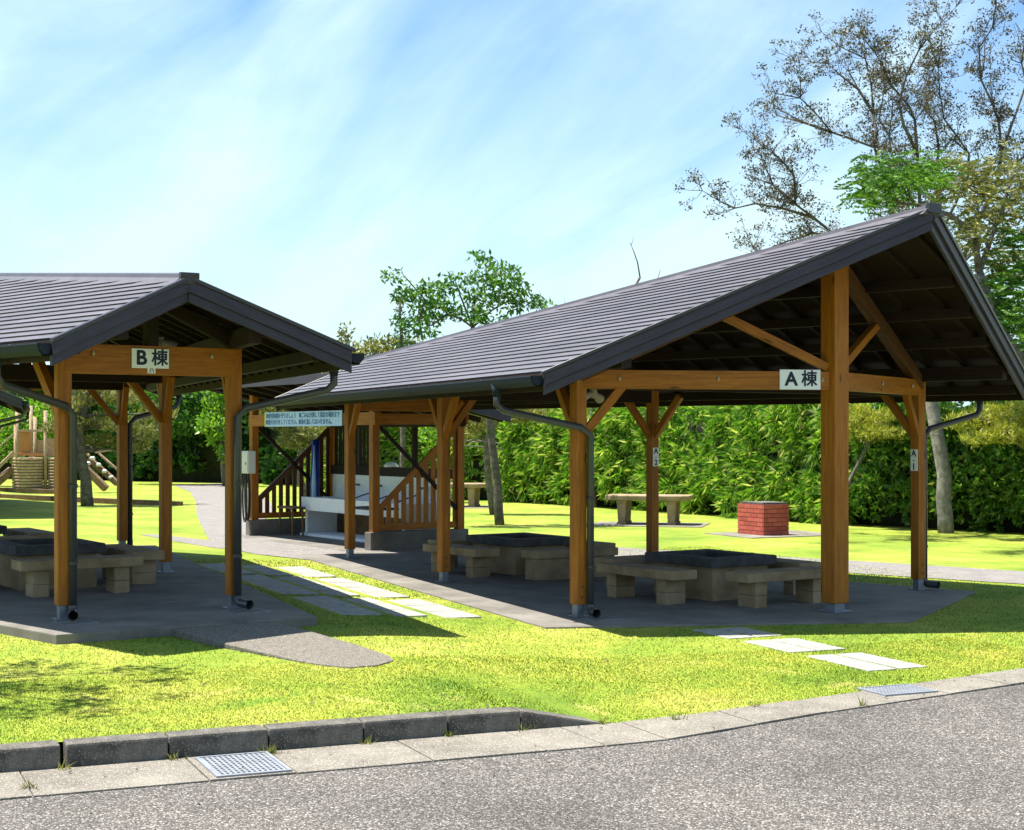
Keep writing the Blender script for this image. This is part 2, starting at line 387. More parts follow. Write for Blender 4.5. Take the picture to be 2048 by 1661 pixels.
vs = scn.view_settings; vs.view_transform = 'Standard'; vs.look = 'None'; vs.exposure = 1.32; vs.gamma = 1
scn.render.engine = 'CYCLES'
scn.cycles.max_bounces = 5; scn.cycles.diffuse_bounces = 2; scn.cycles.transparent_max_bounces = 4; scn.cycles.caustics_reflective = False; scn.cycles.caustics_refractive = False
try: scn.cycles.use_denoising = True
except Exception: pass

# ------------------------------------------------------------------ ground, road, lawn
b = MB(); b.add([(-900, -60, -.6), (900, -60, -.6), (900, 1600, -.6), (-900, 1600, -.6)], [(0, 1, 2, 3)])
tag(b.build('ground', M_['lawn']), kind='structure')
qs = [-30, -20, -12, -8, -6, -4, -3, -2] + [i * .25 - 1.5 for i in range(0, 52)] + [12, 13, 14, 16, 18, 22, 28, 36, 50, 70]
ts = [0, .08, .2, .4, .7, 1.0, 1.5, 2, 2.5, 3, 4, 5, 6, 7, 8, 10, 12, 14, 16, 19, 22, 26, 32, 40, 55, 75, 110]
V = []
for q in qs:
    r0 = inner(q) + (.15 if q < 4.45 else -.01)
    for t in ts:
        x, y = W(q, r0 + t); V.append((x, y, lawn_z(x, y)))
n = len(ts); Fq = [(i * n + j, (i + 1) * n + j, (i + 1) * n + j + 1, i * n + j + 1) for i in range(len(qs) - 1) for j in range(n - 1)]
o = link('lawn', arr_mesh('lawn', V, Fq), M_['lawn']); tag(o, kind='structure')
for p in o.data.polygons: p.use_smooth = True
def outer(q): return inner(q) - (.62 - .17 * sm((q - 4.2) / 1.6))
# road sheet
V = []; Fq = []
qq = [-40, -15, -6] + [i * .5 - 4 for i in range(0, 40)] + [20, 26, 40, 60]
for q in qq:
    V += [(*W(q, outer(q) + .02), ROAD), (*W(q, 4), ROAD), (*W(q, -12), ROAD)]
for i in range(len(qq) - 1):
    a = i * 3; Fq += [(a, a + 1, a + 4, a + 3), (a + 1, a + 2, a + 5, a + 4)]
o = link('road', arr_mesh('road', V, [f[::-1] for f in Fq]), M_['asphalt']); tag(o, kind='structure')
# gutter channel of cast slabs along the road, with joints
gj = [-6.0, -4.8, -3.6, -2.4, -1.1, -.1, .91, 1.80, 2.27, 3.05, 3.75, 4.12, 4.54, 5.3, 5.95, 6.62, 7.15, 7.8, 8.6, 9.6, 10.8, 12, 14, 16, 18, 22]
b = MB()
for i in range(len(gj) - 1):
    q0, q1 = gj[i] + .004, gj[i + 1] - .004
    dz = random.uniform(-.003, .003)
    p = [W(q0, outer(q0)), W(q1, outer(q1)), W(q1, inner(q1) - .004), W(q0, inner(q0) - .004)]
    b.prism(p, -.40, ROAD + .012 + dz)
tag(b.build('gutter_pavement', M_['gutter_slab'], bevel=.004), kind='structure')
b = MB()   # joint filler strip and fallen mortar just below the slabs
for i in range(len(gj) - 1):
    q0, q1 = gj[i], gj[i + 1]
    b.prism([W(q0, outer(q0) + .02), W(q1, outer(q1) + .02), W(q1, inner(q1) - .02), W(q0, inner(q0) - .02)], -.38, ROAD - .004)
tag(b.build('gutter_ground', M_['gutter_slab']), kind='structure')

# kerb stones, each a thing of its own
kj = [-5.70, -5.13, -4.56, -3.99, -3.42, -2.85, -2.28, -1.71, -1.14, -.57, 0, .57, 1.14, 1.71, 2.28, 2.85, 3.38]
klab = ['kerb stone left of the wide joint', 'kerb stone between the wide joint and the weedy joint', 'kerb stone just behind the metal drain cover',
        'kerb stone right of the weedy joint beside the drain cover', 'last full height kerb stone before the sloping end piece']
def kerb_stone(q0, q1, ztop0, ztop1, lab):
    r0, r1 = 8.775, 8.935
    o = empty('kerb_stone', (*W((q0 + q1) / 2, 8.85), ROAD), math.atan2(NV.y, NV.x), lab, 'kerb stone', 'kerb stones along the lawn edge')
    L = (q1 - q0) / 2; g = .004
    b = MB(); z0, z1 = ztop0 - ROAD, ztop1 - ROAD
    b.hexa([(-L + g, -.112, -.15), (L - g, -.112, -.15), (L - g, .075, -.15), (-L + g, .075, -.15)],
           [(-L + g, -.098, z0), (L - g, -.098, z1), (L - g, .075, z1), (-L + g, .075, z0)])
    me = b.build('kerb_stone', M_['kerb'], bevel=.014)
    bpy.data.objects.remove(o)
    me.location = (*W((q0 + q1) / 2, 8.85), ROAD); me.rotation_euler = (0, 0, math.atan2(NV.y, NV.x))
    return tag(me, lab, 'kerb stone', 'kerb stones along the lawn edge')
vis = 0
for i in range(len(kj) - 1):
    if kj[i + 1] < .3: continue
    q0 = kj[i] + (.012 if abs(kj[i] - 1.14) < .01 else 0); q1 = kj[i + 1] - (.012 if abs(kj[i + 1] - 1.14) < .01 else 0)
    labs = {10: 'kerb stone at the left end of the visible kerb', 11: klab[0], 12: klab[1], 13: klab[2], 14: klab[3], 15: klab[4]}
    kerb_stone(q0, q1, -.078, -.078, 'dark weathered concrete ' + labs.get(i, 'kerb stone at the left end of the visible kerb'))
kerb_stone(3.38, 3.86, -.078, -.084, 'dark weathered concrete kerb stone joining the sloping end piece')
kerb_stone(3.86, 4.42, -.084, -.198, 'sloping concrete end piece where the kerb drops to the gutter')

# pavilion slabs etc. come with the pavilions
def slab(name, poly, z0, z1, mat, bevel=.01):
    b = MB(); b.prism(poly, z0, z1); return tag(b.build(name, mat, bevel=bevel), kind='structure')

# paths
def ribbon(name, near, far, dz, mat, step=.8):
    """near/far: polylines with the same count; draped on the lawn"""
    b = MB()
    for i in range(len(near) - 1):
        n = max(1, int((Vector(near[i + 1]) - Vector(near[i])).length / step))
        for k in range(n):
            t0, t1 = k / n, (k + 1) / n
            q = []
            for A, t in ((near, t0), (near, t1), (far, t1), (far, t0)):
                p = Vector(A[i]).lerp(Vector(A[i + 1]), t); q.append((p.x, p.y, lawn_z(p.x, p.y) + dz))
            b.add(q, [(0, 1, 2, 3)])
    o = b.build(name, mat); me = o.data
    bm = bmesh.new(); bm.from_mesh(me); bmesh.ops.remove_doubles(bm, verts=bm.verts, dist=1e-4); bmesh.ops.recalc_face_normals(bm, faces=bm.faces)
    for f in bm.faces:
        if f.normal.z < 0: f.normal_flip()
    bm.to_mesh(me); bm.free()
    return tag(o, kind='structure')
ribbon('path', [(14, 13.2), (9.0, 16.9), (6.2, 18.85), (4.63, 20.2), (1.67, 23.0), (.2, 23.9), (-1.6, 22.6), (-2.9, 22.5), (-3.9, 23.6), (-4.9, 25.5), (-5.6, 28.5), (-6.4, 32), (-7.2, 35.6), (-8.5, 42), (-10.2, 49.5), (-12.4, 57)],
       [(14.6, 15.0), (9.7, 18.5), (6.8, 20.6), (5.1, 22.2), (1.9, 24.9), (.3, 26.2), (-1.2, 25.0), (-2.2, 24.4), (-3.2, 25.6), (-4.3, 27.6), (-4.9, 29.6), (-5.2, 32.5), (-5.6, 36.5), (-6.5, 42), (-8.2, 49.5), (-10.4, 59)], .008, M_['path'])
ribbon('footpath', [(-4.6, 24.6), (-5.6, 26.0), (-6.6, 27.6)], [(-4.2, 25.4), (-5.2, 26.7), (-6.3, 28.0)], .005, M_['path'])

# stepping slabs
def step_slab(q0, q1, r0, r1, lab, grp, skew=0.0):
    o = MB(); g = random.uniform(-.012, .012)
    cx_, cy_ = W((q0 + q1) / 2, (r0 + r1) / 2); zc_ = lawn_z(cx_, cy_)
    a, c = (q1 - q0) / 2, (r1 - r0) / 2
    o.prism([(-a + g, -c), (a, -c + g), (a - g, c), (-a, c - g)], -.05, .008)
    m = o.build('stepping_stone', M_['granite'], bevel=.005)
    m.location = (cx_, cy_, zc_); m.rotation_euler = (0, 0, math.atan2(NV.y, NV.x) + random.uniform(-.012, .012) + skew)
    tag(m, lab, 'stepping stone', grp)
SLABS = []
for (a, c) in ((4.33, 4.785), (4.845, 5.255), (5.315, 5.82)):
    for (r0, r1, n) in ((14.15, 15.98, 3), (16.24, 18.74, 4), (18.94, 20.6, 3)):
        if a < 4.5: n -= 1
        st = (r1 - r0) / n
        for k in range(n):
            j0 = random.uniform(.008, .02); lo_, hi_ = r0 + k * st + j0, r0 + (k + 1) * st - random.uniform(.008, .02)
            SLABS.append((a, c, lo_, hi_))
            step_slab(a, c, lo_, hi_, 'pale granite stepping stone in the strip between the two pavilions', 'stepping stones between the pavilions')
for (r0, r1) in ((9.85, 10.72), (10.93, 11.68), (11.88, 12.55)):
    for (a, c) in ((7.26, 7.515), (7.545, 7.81)):
        SLABS.append((a, c, r0, r1)); step_slab(a, c, r0, r1, 'pale granite stepping stone on the lawn in front of the A pavilion', 'stepping stones in front of the A pavilion')

# ------------------------------------------------------------------ PAVILION
D = dict(wn=.795, ww=2.438, len=7.885, mid=4.009, cu=1.069, o=.786, ze=2.353, s=.433, ue2=.796, ua2=2.336, ue1=-1.413, ua1=-.914)
TW = (D['ww'] - D['wn']) / D['len']; HW = math.atan(TW); CW = math.cos(HW); SW = math.sin(HW)
def hwid(u): return D['wn'] + u * TW
def P(u, v, z): return Vector((v, -u, z))
def ev(u): return hwid(u) + D['o'] / CW
def rz_(u, v): return D['ze'] + D['s'] * (ev(u) - abs(v)) * CW        # roof surface
RIDGE = lambda u: rz_(u, 0)
def quad_poly(sg):
    """roof plane in (along, dist) coordinates of the eave line"""
    e1 = (D['ue1'], sg * ev(D['ue1'])); e2 = (D['len'] + D['ue2'], sg * ev(D['len'] + D['ue2']))
    a1 = (D['ua1'], 0.); a2 = (D['len'] + D['ua2'], 0.)
    du = Vector((CW, sg * SW)); nn = Vector((SW, -sg * CW))      # (u,v) along the eave, inward normal
    f = lambda p: ((Vector(p) - Vector(e1)).dot(du), (Vector(p) - Vector(e1)).dot(nn))
    return e1, du, nn, f(e1), f(e2), f(a2), f(a1)
def roof_point(sg, a, d, dz=0.0):
    e1, du, nn, *_ = quad_poly(sg)
    p = Vector(e1) + du * a + nn * d
    return P(p.x, p.y, D['ze'] + D['s'] * d + dz)
def span(sg, d):
    _, _, _, E1, E2, A2, A1 = quad_poly(sg)
    if d <= A1[1]: lo = E1[0] + (A1[0] - E1[0]) * d / A1[1]
    else: lo = A1[0] + (A2[0] - A1[0]) * (d - A1[1]) / (A2[1] - A1[1])
    return lo, E2[0] + (A2[0] - E2[0]) * d / A2[1]

def build_pavilion(name, label, loc, rot, pipes, wide_lamp, narrow_lamp):
    root = empty(name, loc, rot, label, 'pavilion', 'timber shelters around the lawn')
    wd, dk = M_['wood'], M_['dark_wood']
    ze = D['ze']; Ln = D['len']
    # roof slopes of stepped metal courses
    for sg in (-1, 1):
        _, _, _, E1, E2, A2, A1 = quad_poly(sg)
        b = MB(); step = .128; d = 0.0; k = 0
        dmax = A2[1]
        flip = sg > 0
        def strip(d0, d1, h0, h1, b=b, flip=flip, butt=True):
            l0, r0 = span(sg, d0); l1, r1 = span(sg, d1)
            # break the course into sheets
            cuts = [0.0]; t = random.uniform(.1, .3)
            while t < .93: cuts.append(t); t += random.uniform(.16, .30)
            cuts.append(1.0)
            for c0, c1 in zip(cuts, cuts[1:]):
                A = [roof_point(sg, l0 + (r0 - l0) * c0, d0, h0), roof_point(sg, l0 + (r0 - l0) * c1, d0, h0),
                     roof_point(sg, l1 + (r1 - l1) * c1, d1, h1), roof_point(sg, l1 + (r1 - l1) * c0, d1, h1),
                     roof_point(sg, l0 + (r0 - l0) * c0, d0 + .012, -.004), roof_point(sg, l0 + (r0 - l0) * c1, d0 + .012, -.004)]
                f = [(0, 1, 2, 3), (4, 5, 1, 0)]
                if not flip: f = [x[::-1] for x in f]
                b.add(A, f)
        while d < dmax - 1e-3:
            d1 = min(d + step, dmax)
            if d < A1[1] < d1 - 1e-4:
                strip(d, A1[1], .017, .017 - .013 * (A1[1] - d) / step)
                strip(A1[1] + 1e-4, d1, .017 - .013 * (A1[1] - d) / step, .004)
            else: strip(d, d1, .017, .004)
            d = d1
        b.build('roof_slope', M_['roof'], root)
        # sheathing under the courses
        th = .05
        pts = [E1, E2, A2, A1]
        top = [roof_point(sg, a, dd, -.006) for a, dd in pts]; bot = [p - Vector((0, 0, th)) for p in top]
        b = MB()
        if sg > 0: b.hexa(bot[::-1], top[::-1])
        else: b.hexa(bot, top)
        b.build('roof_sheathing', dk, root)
    # ridge cap
    p0 = P(D['ua1'] - .02, 0, RIDGE(D['ua1']) - .02); p1 = P(Ln + D['ua2'] + .02, 0, RIDGE(Ln + D['ua2']) - .02)
    M, L = frame(p0, p1); b = MB()
    prof = [(-.16, -.045), (.16, -.045), (.08, .015), (.07, .05), (0, .062), (-.07, .05), (-.08, .015)]
    b.add([(x, y, 0) for x, y in prof] + [(x, y, L) for x, y in prof], [tuple(range(6, -1, -1)), tuple(range(7, 14))] + [(i, (i + 1) % 7, 7 + (i + 1) % 7, 7 + i) for i in range(7)])
    rc = b.build('ridge_cap', M_['roof'], root, M=M)
    for zz in (-.03, L - .03):
        b = MB(); b.box((0, .014, zz + .03), (.17, .10, .06)); b.build('ridge_end_cap', M_['trim'], rc, bevel=.012)
    # bargeboards, two tiers, on the four rakes
    for sg in (-1, 1):
        for (ue, ua, end) in ((D['ue1'], D['ua1'], -1), (Ln + D['ue2'], Ln + D['ua2'], 1)):
            e = P(ue, sg * ev(ue), ze); a = P(ua, 0, RIDGE(ua))
            out = Vector((0, 0, 1)).cross((a - e)).normalized()
            if out.dot(P(1, 0, 0) * end) < 0: out = -out
            for nm, dz0, dz1, off, th, mat in (('verge_trim', .022, -.014, .045, .05, M_['trim']), ('bargeboard', -.014, -.118, .026, .035, M_['fascia']), ('lower_bargeboard', -.118, -.205, -.004, .035, M_['fascia'])):
                q0 = e + out * (off - th); q1 = a + out * (off - th); q2 = a + out * off; q3 = e + out * off
                # extend a little past the eave
                ext = (e - a).normalized() * (.03 if nm == 'verge_trim' else 0.0); q0 = q0 + ext; q3 = q3 + ext
                Z = Vector((0, 0, 1))
                bo = [p + Z * dz1 for p in (q0, q1, q2, q3)]; to = [p + Z * dz0 for p in (q0, q1, q2, q3)]
                M, L = frame(bo[0], bo[1]); Mi = M.inverted()
                b = MB(); b.hexa([Mi @ p for p in bo], [Mi @ p for p in to])
                ob = b.build(nm, mat, root, M=M)
                bm = bmesh.new(); bm.from_mesh(ob.data); bmesh.ops.recalc_face_normals(bm, faces=bm.faces)
                bmesh.ops.bevel(bm, geom=list(bm.edges), offset=.004, segments=1, affect='EDGES'); bm.to_mesh(ob.data); bm.free()
    # eave fascia + gutter
    for sg in (-1, 1):
        e1 = P(D['ue1'] + .03, sg * ev(D['ue1'] + .03), 0); e2 = P(Ln + D['ue2'] - .03, sg * ev(Ln + D['ue2'] - .03), 0)
        along = (e2 - e1).normalized(); outw = Vector((along.y, -along.x, 0)); 
        if outw.dot(P(0, sg, 0)) < 0: outw = -outw
        Z = Vector((0, 0, 1))
        p0 = e1 - outw * .03 + Z * (ze - .10); p1 = e2 - outw * .03 + Z * (ze - .10)
        beam('eave_board', p0, p1, .03, .13, M_['dark_wood'], root)
        b = MB()
        prof = [(.0, .0), (.004, -.05), (.03, -.085), (.075, -.085), (.108, -.05), (.115, .0), (.121, .004), (.124, -.006), (.112, -.056), (.08, -.094), (.026, -.094), (-.004, -.055), (-.008, .0)]
        g0, g1 = e1 - along * .01 + Z * (ze - .03), e2 + along * .0 + Z * (ze - .03)
        n = len(prof)
        b.add([g + outw * (x - .005) + Z * z for g in (g0, g1) for x, z in prof], [tuple((i, (i + 1) % n, n + (i + 1) % n, n + i)) for i in range(n)])
        ends = [i for i in range(6)]
        b.add([g0 + outw * (x - .005) + Z * z for x, z in prof[:6]], [tuple(range(6))]); b.add([g1 + outw * (x - .005) + Z * z for x, z in prof[:6]], [tuple(range(6))])
        go = b.build('gutter', M_['gutter'], root)
        bm = bmesh.new(); bm.from_mesh(go.data); bmesh.ops.recalc_face_normals(bm, faces=bm.faces); bm.to_mesh(go.data); bm.free()
        L = (g1 - g0).length
        for k in range(int(L / 3.2) + 1):       # joint collars
            c = g0 + along * min(L - .06, .06 + k * 3.3)
            b = MB(); b.add([c + along * s + outw * (x * 1.03 - .008) + Z * (z * 1.04 + .001) for s in (-.045, .045) for x, z in prof[5:13]], [(i, i + 1, 9 + i, 8 + i) for i in range(7)])
            b.build('gutter_collar', M_['gutter'], go)
        b = MB()
        for k in range(1, int(L / .45)):
            c = g0 + along * (k * .45)
            b = MB()
            M = Matrix.Translation(c + outw * .055 + Z * .004) @ Matrix.Rotation(math.atan2(outw.y, outw.x), 4, 'Z')
            b.box((0, 0, 0), (.13, .022, .007)); b.build('gutter_hanger', M_['steel'], go, M=M)
        pass
    # posts
    posts = {}
    for sg, nm in ((-1, 'l'), (1, 'r')):
        for k, u in ((0, 0.), (1, D['mid']), (2, Ln)): posts[nm + str(k)] = (u, sg * hwid(u))
    BT, BB = 2.43, 2.245                                     # beam top / bottom
    PW = .122
    for k, (u, v) in posts.items():
        po = beam('post', P(u, v, .125), P(u, v, BT - .01), PW, PW, wd, root, up=(0, 1, 0), bevel=.008)
        b = MB(); b.box((0, 0, -.06), (.085, .085, .13)); b.box((0, 0, -.118), (.16, .16, .012)); b.build('post_shoe', M_['steel'], po, bevel=.003)
        for zb in (.07, .17): MB().tube([(.0, -.068, zb), (.0, -.055, zb)], .010, 8).build('bolt', M_['trim'], po)
    uc = Ln + D['cu']
    po = beam('post', P(uc, 0, .09), P(uc, 0, RIDGE(uc) - .16), .20, .20, wd, root, up=(0, 1, 0), bevel=.01)
    b = MB(); b.box((0, 0, -.045), (.14, .14, .09)); b.box((0, 0, -.083), (.26, .26, .012)); b.build('post_shoe', M_['steel'], po, bevel=.003)
    # row plates (sit outside-flush on post heads)
    for nm in 'lr':
        u0, v0 = posts[nm + '0']; u2, v2 = posts[nm + '2']
        s_ = 1 if nm == 'r' else -1
        x0 = -.98; x1 = Ln + 1.05
        beam('wall_plate', P(x0, s_ * hwid(x0), BT + .055), P(x1, s_ * hwid(x1), BT + .055), .105, .16, dk, root)
    # gable and tie beams
    beam('gable_beam', P(0.0, -hwid(0) + .0, 2.28), P(0.0, hwid(0), 2.28), .13, .26, wd, root)
    beam('tie_beam', P(D['mid'], -hwid(D['mid']), 2.31), P(D['mid'], hwid(D['mid']), 2.31), .11, .18, dk, root)
    for s_ in (-1, 1):
        beam('gable_beam', P(Ln, s_ * hwid(Ln), (BT + BB) / 2), P(uc, s_ * .02, (BT + BB) / 2 - .002), .105, BT - BB, wd, root)
    beam('tie_beam', P(Ln - .12, -hwid(Ln) + .05, 2.33), P(Ln - .12, hwid(Ln) - .05, 2.33), .10, .17, dk, root)
    # king posts
    beam('king_post', P(0, 0, 2.41), P(0, 0, RIDGE(0) - .16), .11, .11, dk, root, up=(0, 1, 0))
    beam('king_post', P(D['mid'], 0, 2.40), P(D['mid'], 0, RIDGE(D['mid']) - .16), .11, .11, dk, root, up=(0, 1, 0))
    # principal rafters at the wide end, and struts from the tall post
    for s_ in (-1, 1):
        a = P(Ln + .02, s_ * hwid(Ln), rz_(Ln, hwid(Ln)) - .31); c = P(uc, s_ * .06, RIDGE(uc) - .31)
        beam('principal_rafter', a, c, .10, .15, M_['wood_mid'], root)
        m = a.lerp(c, .56) + Vector((0, 0, -.03)); beam('strut', P(uc - .02, s_ * .09, 2.47), m, .075, .085, wd, root)
        a = P(.0, s_ * hwid(0), rz_(0, hwid(0)) - .22); c = P(0, s_ * .04, RIDGE(0) - .20); beam('principal_rafter', a, c, .09, .12, dk, root)
        a = P(D['mid'], s_ * hwid(D['mid']), rz_(D['mid'], hwid(D['mid'])) - .22); c = P(D['mid'], s_ * .04, RIDGE(D['mid']) - .2); beam('principal_rafter', a, c, .09, .13, dk, root)
    # ridge purlin and purlins
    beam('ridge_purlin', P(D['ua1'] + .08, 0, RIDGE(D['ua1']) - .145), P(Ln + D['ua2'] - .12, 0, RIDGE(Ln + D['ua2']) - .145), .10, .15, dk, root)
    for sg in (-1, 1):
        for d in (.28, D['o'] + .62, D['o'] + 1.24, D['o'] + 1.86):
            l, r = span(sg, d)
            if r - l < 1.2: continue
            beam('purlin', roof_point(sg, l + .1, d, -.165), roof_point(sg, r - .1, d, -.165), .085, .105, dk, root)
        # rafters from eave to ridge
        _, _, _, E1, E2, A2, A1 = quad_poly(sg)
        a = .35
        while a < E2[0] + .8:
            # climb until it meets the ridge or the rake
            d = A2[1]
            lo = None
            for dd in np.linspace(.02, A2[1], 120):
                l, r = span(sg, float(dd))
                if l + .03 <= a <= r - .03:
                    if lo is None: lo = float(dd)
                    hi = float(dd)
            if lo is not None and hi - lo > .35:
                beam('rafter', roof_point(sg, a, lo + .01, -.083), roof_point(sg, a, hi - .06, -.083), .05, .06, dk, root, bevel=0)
            a += .455
    # knee braces
    def brace(u, v, du, dv, mat, zlow=1.78, reach=.47, w=.075):
        dirv = Vector((du, dv)).normalized()
        p0 = P(u + dirv.x * .045, v + dirv.y * .045, zlow); p1 = P(u + dirv.x * reach, v + dirv.y * reach, 2.30)
        beam('knee_brace', p0, p1, w, .085, mat, root)
    for nm, sg in (('l', -1), ('r', 1)):
        for k in '012':
            u, v = posts[nm + k]
            if k in '12': brace(u, v, -1, -sg * TW, wd)
            if k in '01': brace(u, v, 1, sg * TW, wd)
            if k == '1': brace(u, v, 0, -sg, wd)
            if k == '2': brace(u, v, D['cu'], -sg * hwid(Ln), wd)
    # downpipes
    for key, du, dv, uo in pipes:
        u, v = posts[key]; sg = 1 if v > 0 else -1
        px, pv = u + du, v + dv
        gx = uo; gv = sg * (ev(gx) + .055)
        pts = [P(gx, gv, ze - .12), P(gx, gv, ze - .27), P(gx * .93 + px * .07, gv * .93 + pv * .07, ze - .33), P(gx * .1 + px * .9, gv * .1 + pv * .9, 1.86), P(px, pv, 1.78), P(px, pv, .08), P(px, pv, .055)]
        pr = .036
        dp = MB().tube(pts[:6], pr, 12).build('downpipe', M_['pipe'], root, smooth=True)
        MB().tube([P(gx, gv, ze - .20), P(gx, gv, ze - .075)], [.036, .058], 12).build('outlet_funnel', M_['gutter'], dp, smooth=True)
        # kicked-out foot, away from the post along the outside of the gable end
        endu = 1 if u > 1 else -1
        ft = P(px + endu * .17, pv + sg * .05, .055)
        MB().tube([P(px, pv, .13), P(px, pv, .085), P(px + endu * .03, pv + sg * .01, .062), ft], [.041, .041, .041, .043], 12, cap=False).build('pipe_foot', M_['pipe'], dp, smooth=True)
        MB().tube([P(px, pv, 1.15), P(px, pv, 1.18)], .043, 12).build('pipe_clip', M_['trim'], dp)
        MB().tube([P(px, pv, .48), P(px, pv, .51)], .043, 12).build('pipe_clip', M_['trim'], dp)
    # small porcelain cable knobs on the gable beams
    def knob(u, v, z):
        MB().tube([P(u, v, z + .022), P(u + .0, v, z + .006), P(u, v, z - .02)], [.008, .010, .014], 10).build('cable_knob', M_['lampglass'], root, smooth=True)
    for t in (.14, .52, .93):
        u = Ln + (uc - Ln) * t + .075; v = -hwid(Ln) * (1 - t); knob(u, v, 2.345); knob(u, -v, 2.345)
    for v in (-.55, .55): knob(-.085, v, 2.33)
    def lamp(u, v, z):
        b = MB(); b.box(P(u, v, z), (.05, .05, .09)); 
        b.tube([P(u, v, z), P(u - .05, v + .07, z - .02), P(u - .08, v + .14, z - .05)], [.03, .035, .05], 10)
        b.tube([P(u, v, z), P(u - .03, v - .06, z - .02), P(u - .04, v - .13, z - .05)], [.03, .035, .05], 10)
        b.build('flood_lamp', M_['lampglass'], root, smooth=False)
    if wide_lamp: lamp(Ln - .08, -hwid(Ln) + .25, 2.20)
    if narrow_lamp: lamp(.30, -.2, 2.47)
    # drain plate at pipe feet belongs to the slab: see below
    return root, posts

AX = (-1.709, 23.256, -.177); AT = R(33.8); BX = (-3.257, 14.061, 0.0); BT_ = R(-147.06)
rootA, posts = build_pavilion('picnic_pavilion', 'timber pavilion with brown metal roof and the A wing sign, wide end forward', AX, AT,
                              [('l2', .10, .075, D['len'] - .22), ('r2', -.02, .125, D['len'] + .15)], True, False)
rootB, _ = build_pavilion('picnic_pavilion', 'timber pavilion with brown metal roof and the B wing sign, narrow end forward', BX, BT_,
                          [('r0', -.09, -.06, -.62), ('l0', -.10, .0, -.62), ('l2', .02, -.12, D['len'] + .15)], False, True)
# third pavilion: a copy further back, only its roof corner comes into the picture
def copy_tree(o, parent=None, children=None):
    c = o.copy(); COL.objects.link(c)
    if parent is not None: c.parent = parent
    for ch in children.get(o.name, []): copy_tree(ch, c, children)
    return c
kids = {}
for o in list(scn.objects):
    if o.parent: kids.setdefault(o.parent.name, []).append(o)
rootC = copy_tree(rootB, None, kids)
cdir = Vector((math.cos(BT_), math.sin(BT_)))
def toworld(root_loc, t, u, v, z=0):
    return Vector((root_loc[0] + u * math.sin(t) + v * math.cos(t), root_loc[1] - u * math.cos(t) + v * math.sin(t), root_loc[2] + z))
CT = R(-151.3); rootC.rotation_euler = (0, 0, CT)
e = toworld((0, 0, 0), CT, D['ue1'], -ev(D['ue1']))
rootC.location = (-10.05 - e.x, 32.0 - e.y, 0.0)
rootC['label'] = 'distant pavilion roof corner seen beneath the eave of the B pavilion'

# slabs
def slab_poly(loc, t, narrow_u=-1.03, off=.58, wide=.6, apex=1.0, offr=None):
    Ln = D['len']; p = []
    offr = off if offr is None else offr
    L_ = [(narrow_u, -hwid(narrow_u) - off), (narrow_u, hwid(narrow_u) + offr), (Ln + wide, hwid(Ln + wide) + offr), (Ln + D['cu'] + apex, 0), (Ln + wide, -hwid(Ln + wide) - off)]
    q = [toworld(loc, t, u, v) for u, v in L_]
    return [(a.x, a.y) for a in q]
def ccw(p):
    s = sum(p[i][0] * p[(i + 1) % len(p)][1] - p[(i + 1) % len(p)][0] * p[i][1] for i in range(len(p)))
    return p if s > 0 else p[::-1]
polyA = ccw(slab_poly(AX, AT, -.8, .64, .5, 1.0, .3)); polyB = ccw(slab_poly(BX, BT_)); polyC = ccw(slab_poly(rootC.location, CT, -.15, .1, .3, .4))
slab('pavilion_floor', polyA, -.5, AX[2], M_['concrete']); slab('pavilion_floor', polyB, -.4, 0., M_['concrete']); slab('pavilion_floor', polyC, -.4, 0., M_['concrete'])
# exposed-aggregate ramp up to the B slab
rp = [(-3.09, 13.42), (-2.35, 12.42), (-1.62, 11.62), (-1.38, 11.39), (-1.17, 11.27), (-.98, 11.38), (-.88, 11.62), (-.93, 11.85), (-1.25, 12.4), (-1.79, 13.18), (-2.1, 13.62)]
rp = ccw(rp)
def ramp_z(x, y):
    q, r = QR(x, y); return -.012 + (lawn_z(x, y) + .012 + .012) * sm((13.35 - r) / 2.3)
b = MB(); b.prism(rp, -.3, ramp_z); o = b.build('ramp_path', M_['aggregate'], bevel=.01); tag(o, kind='structure')
# drain covers set in the slabs by the pipe feet
def drain_plate(loc, t, u, v, lab):
    c = toworld(loc, t, u, v); o = empty('drain_cover', (c.x, c.y, loc[2]), t, lab, 'drain cover')
    b = MB()
    for x0, x1, y0, y1 in ((-.16, .16, -.16, -.145), (-.16, .16, .145, .16), (-.16, -.145, -.145, .145), (.145, .16, -.145, .145)):
        b.prism([(x0, y0), (x1, y0), (x1, y1), (x0, y1)], -.02, .006)
    b.build('frame', M_['steel'], o)
    b = MB(); b.prism([(-.144, -.144), (.144, -.144), (.144, .144), (-.144, .144)], -.02, .004); b.build('plate', M_['concrete'], o, bevel=.003)
drain_plate(AX, AT, D['len'] + .28, -hwid(D['len']) + .1, 'square drain cover by the front left post of the A pavilion')
drain_plate(BX, BT_, -.30, hwid(0) - .02, 'square drain cover by the left post of the B pavilion')
drain_plate(BX, BT_, -.30, -hwid(0) - .02, 'square drain cover by the right post of the B pavilion')

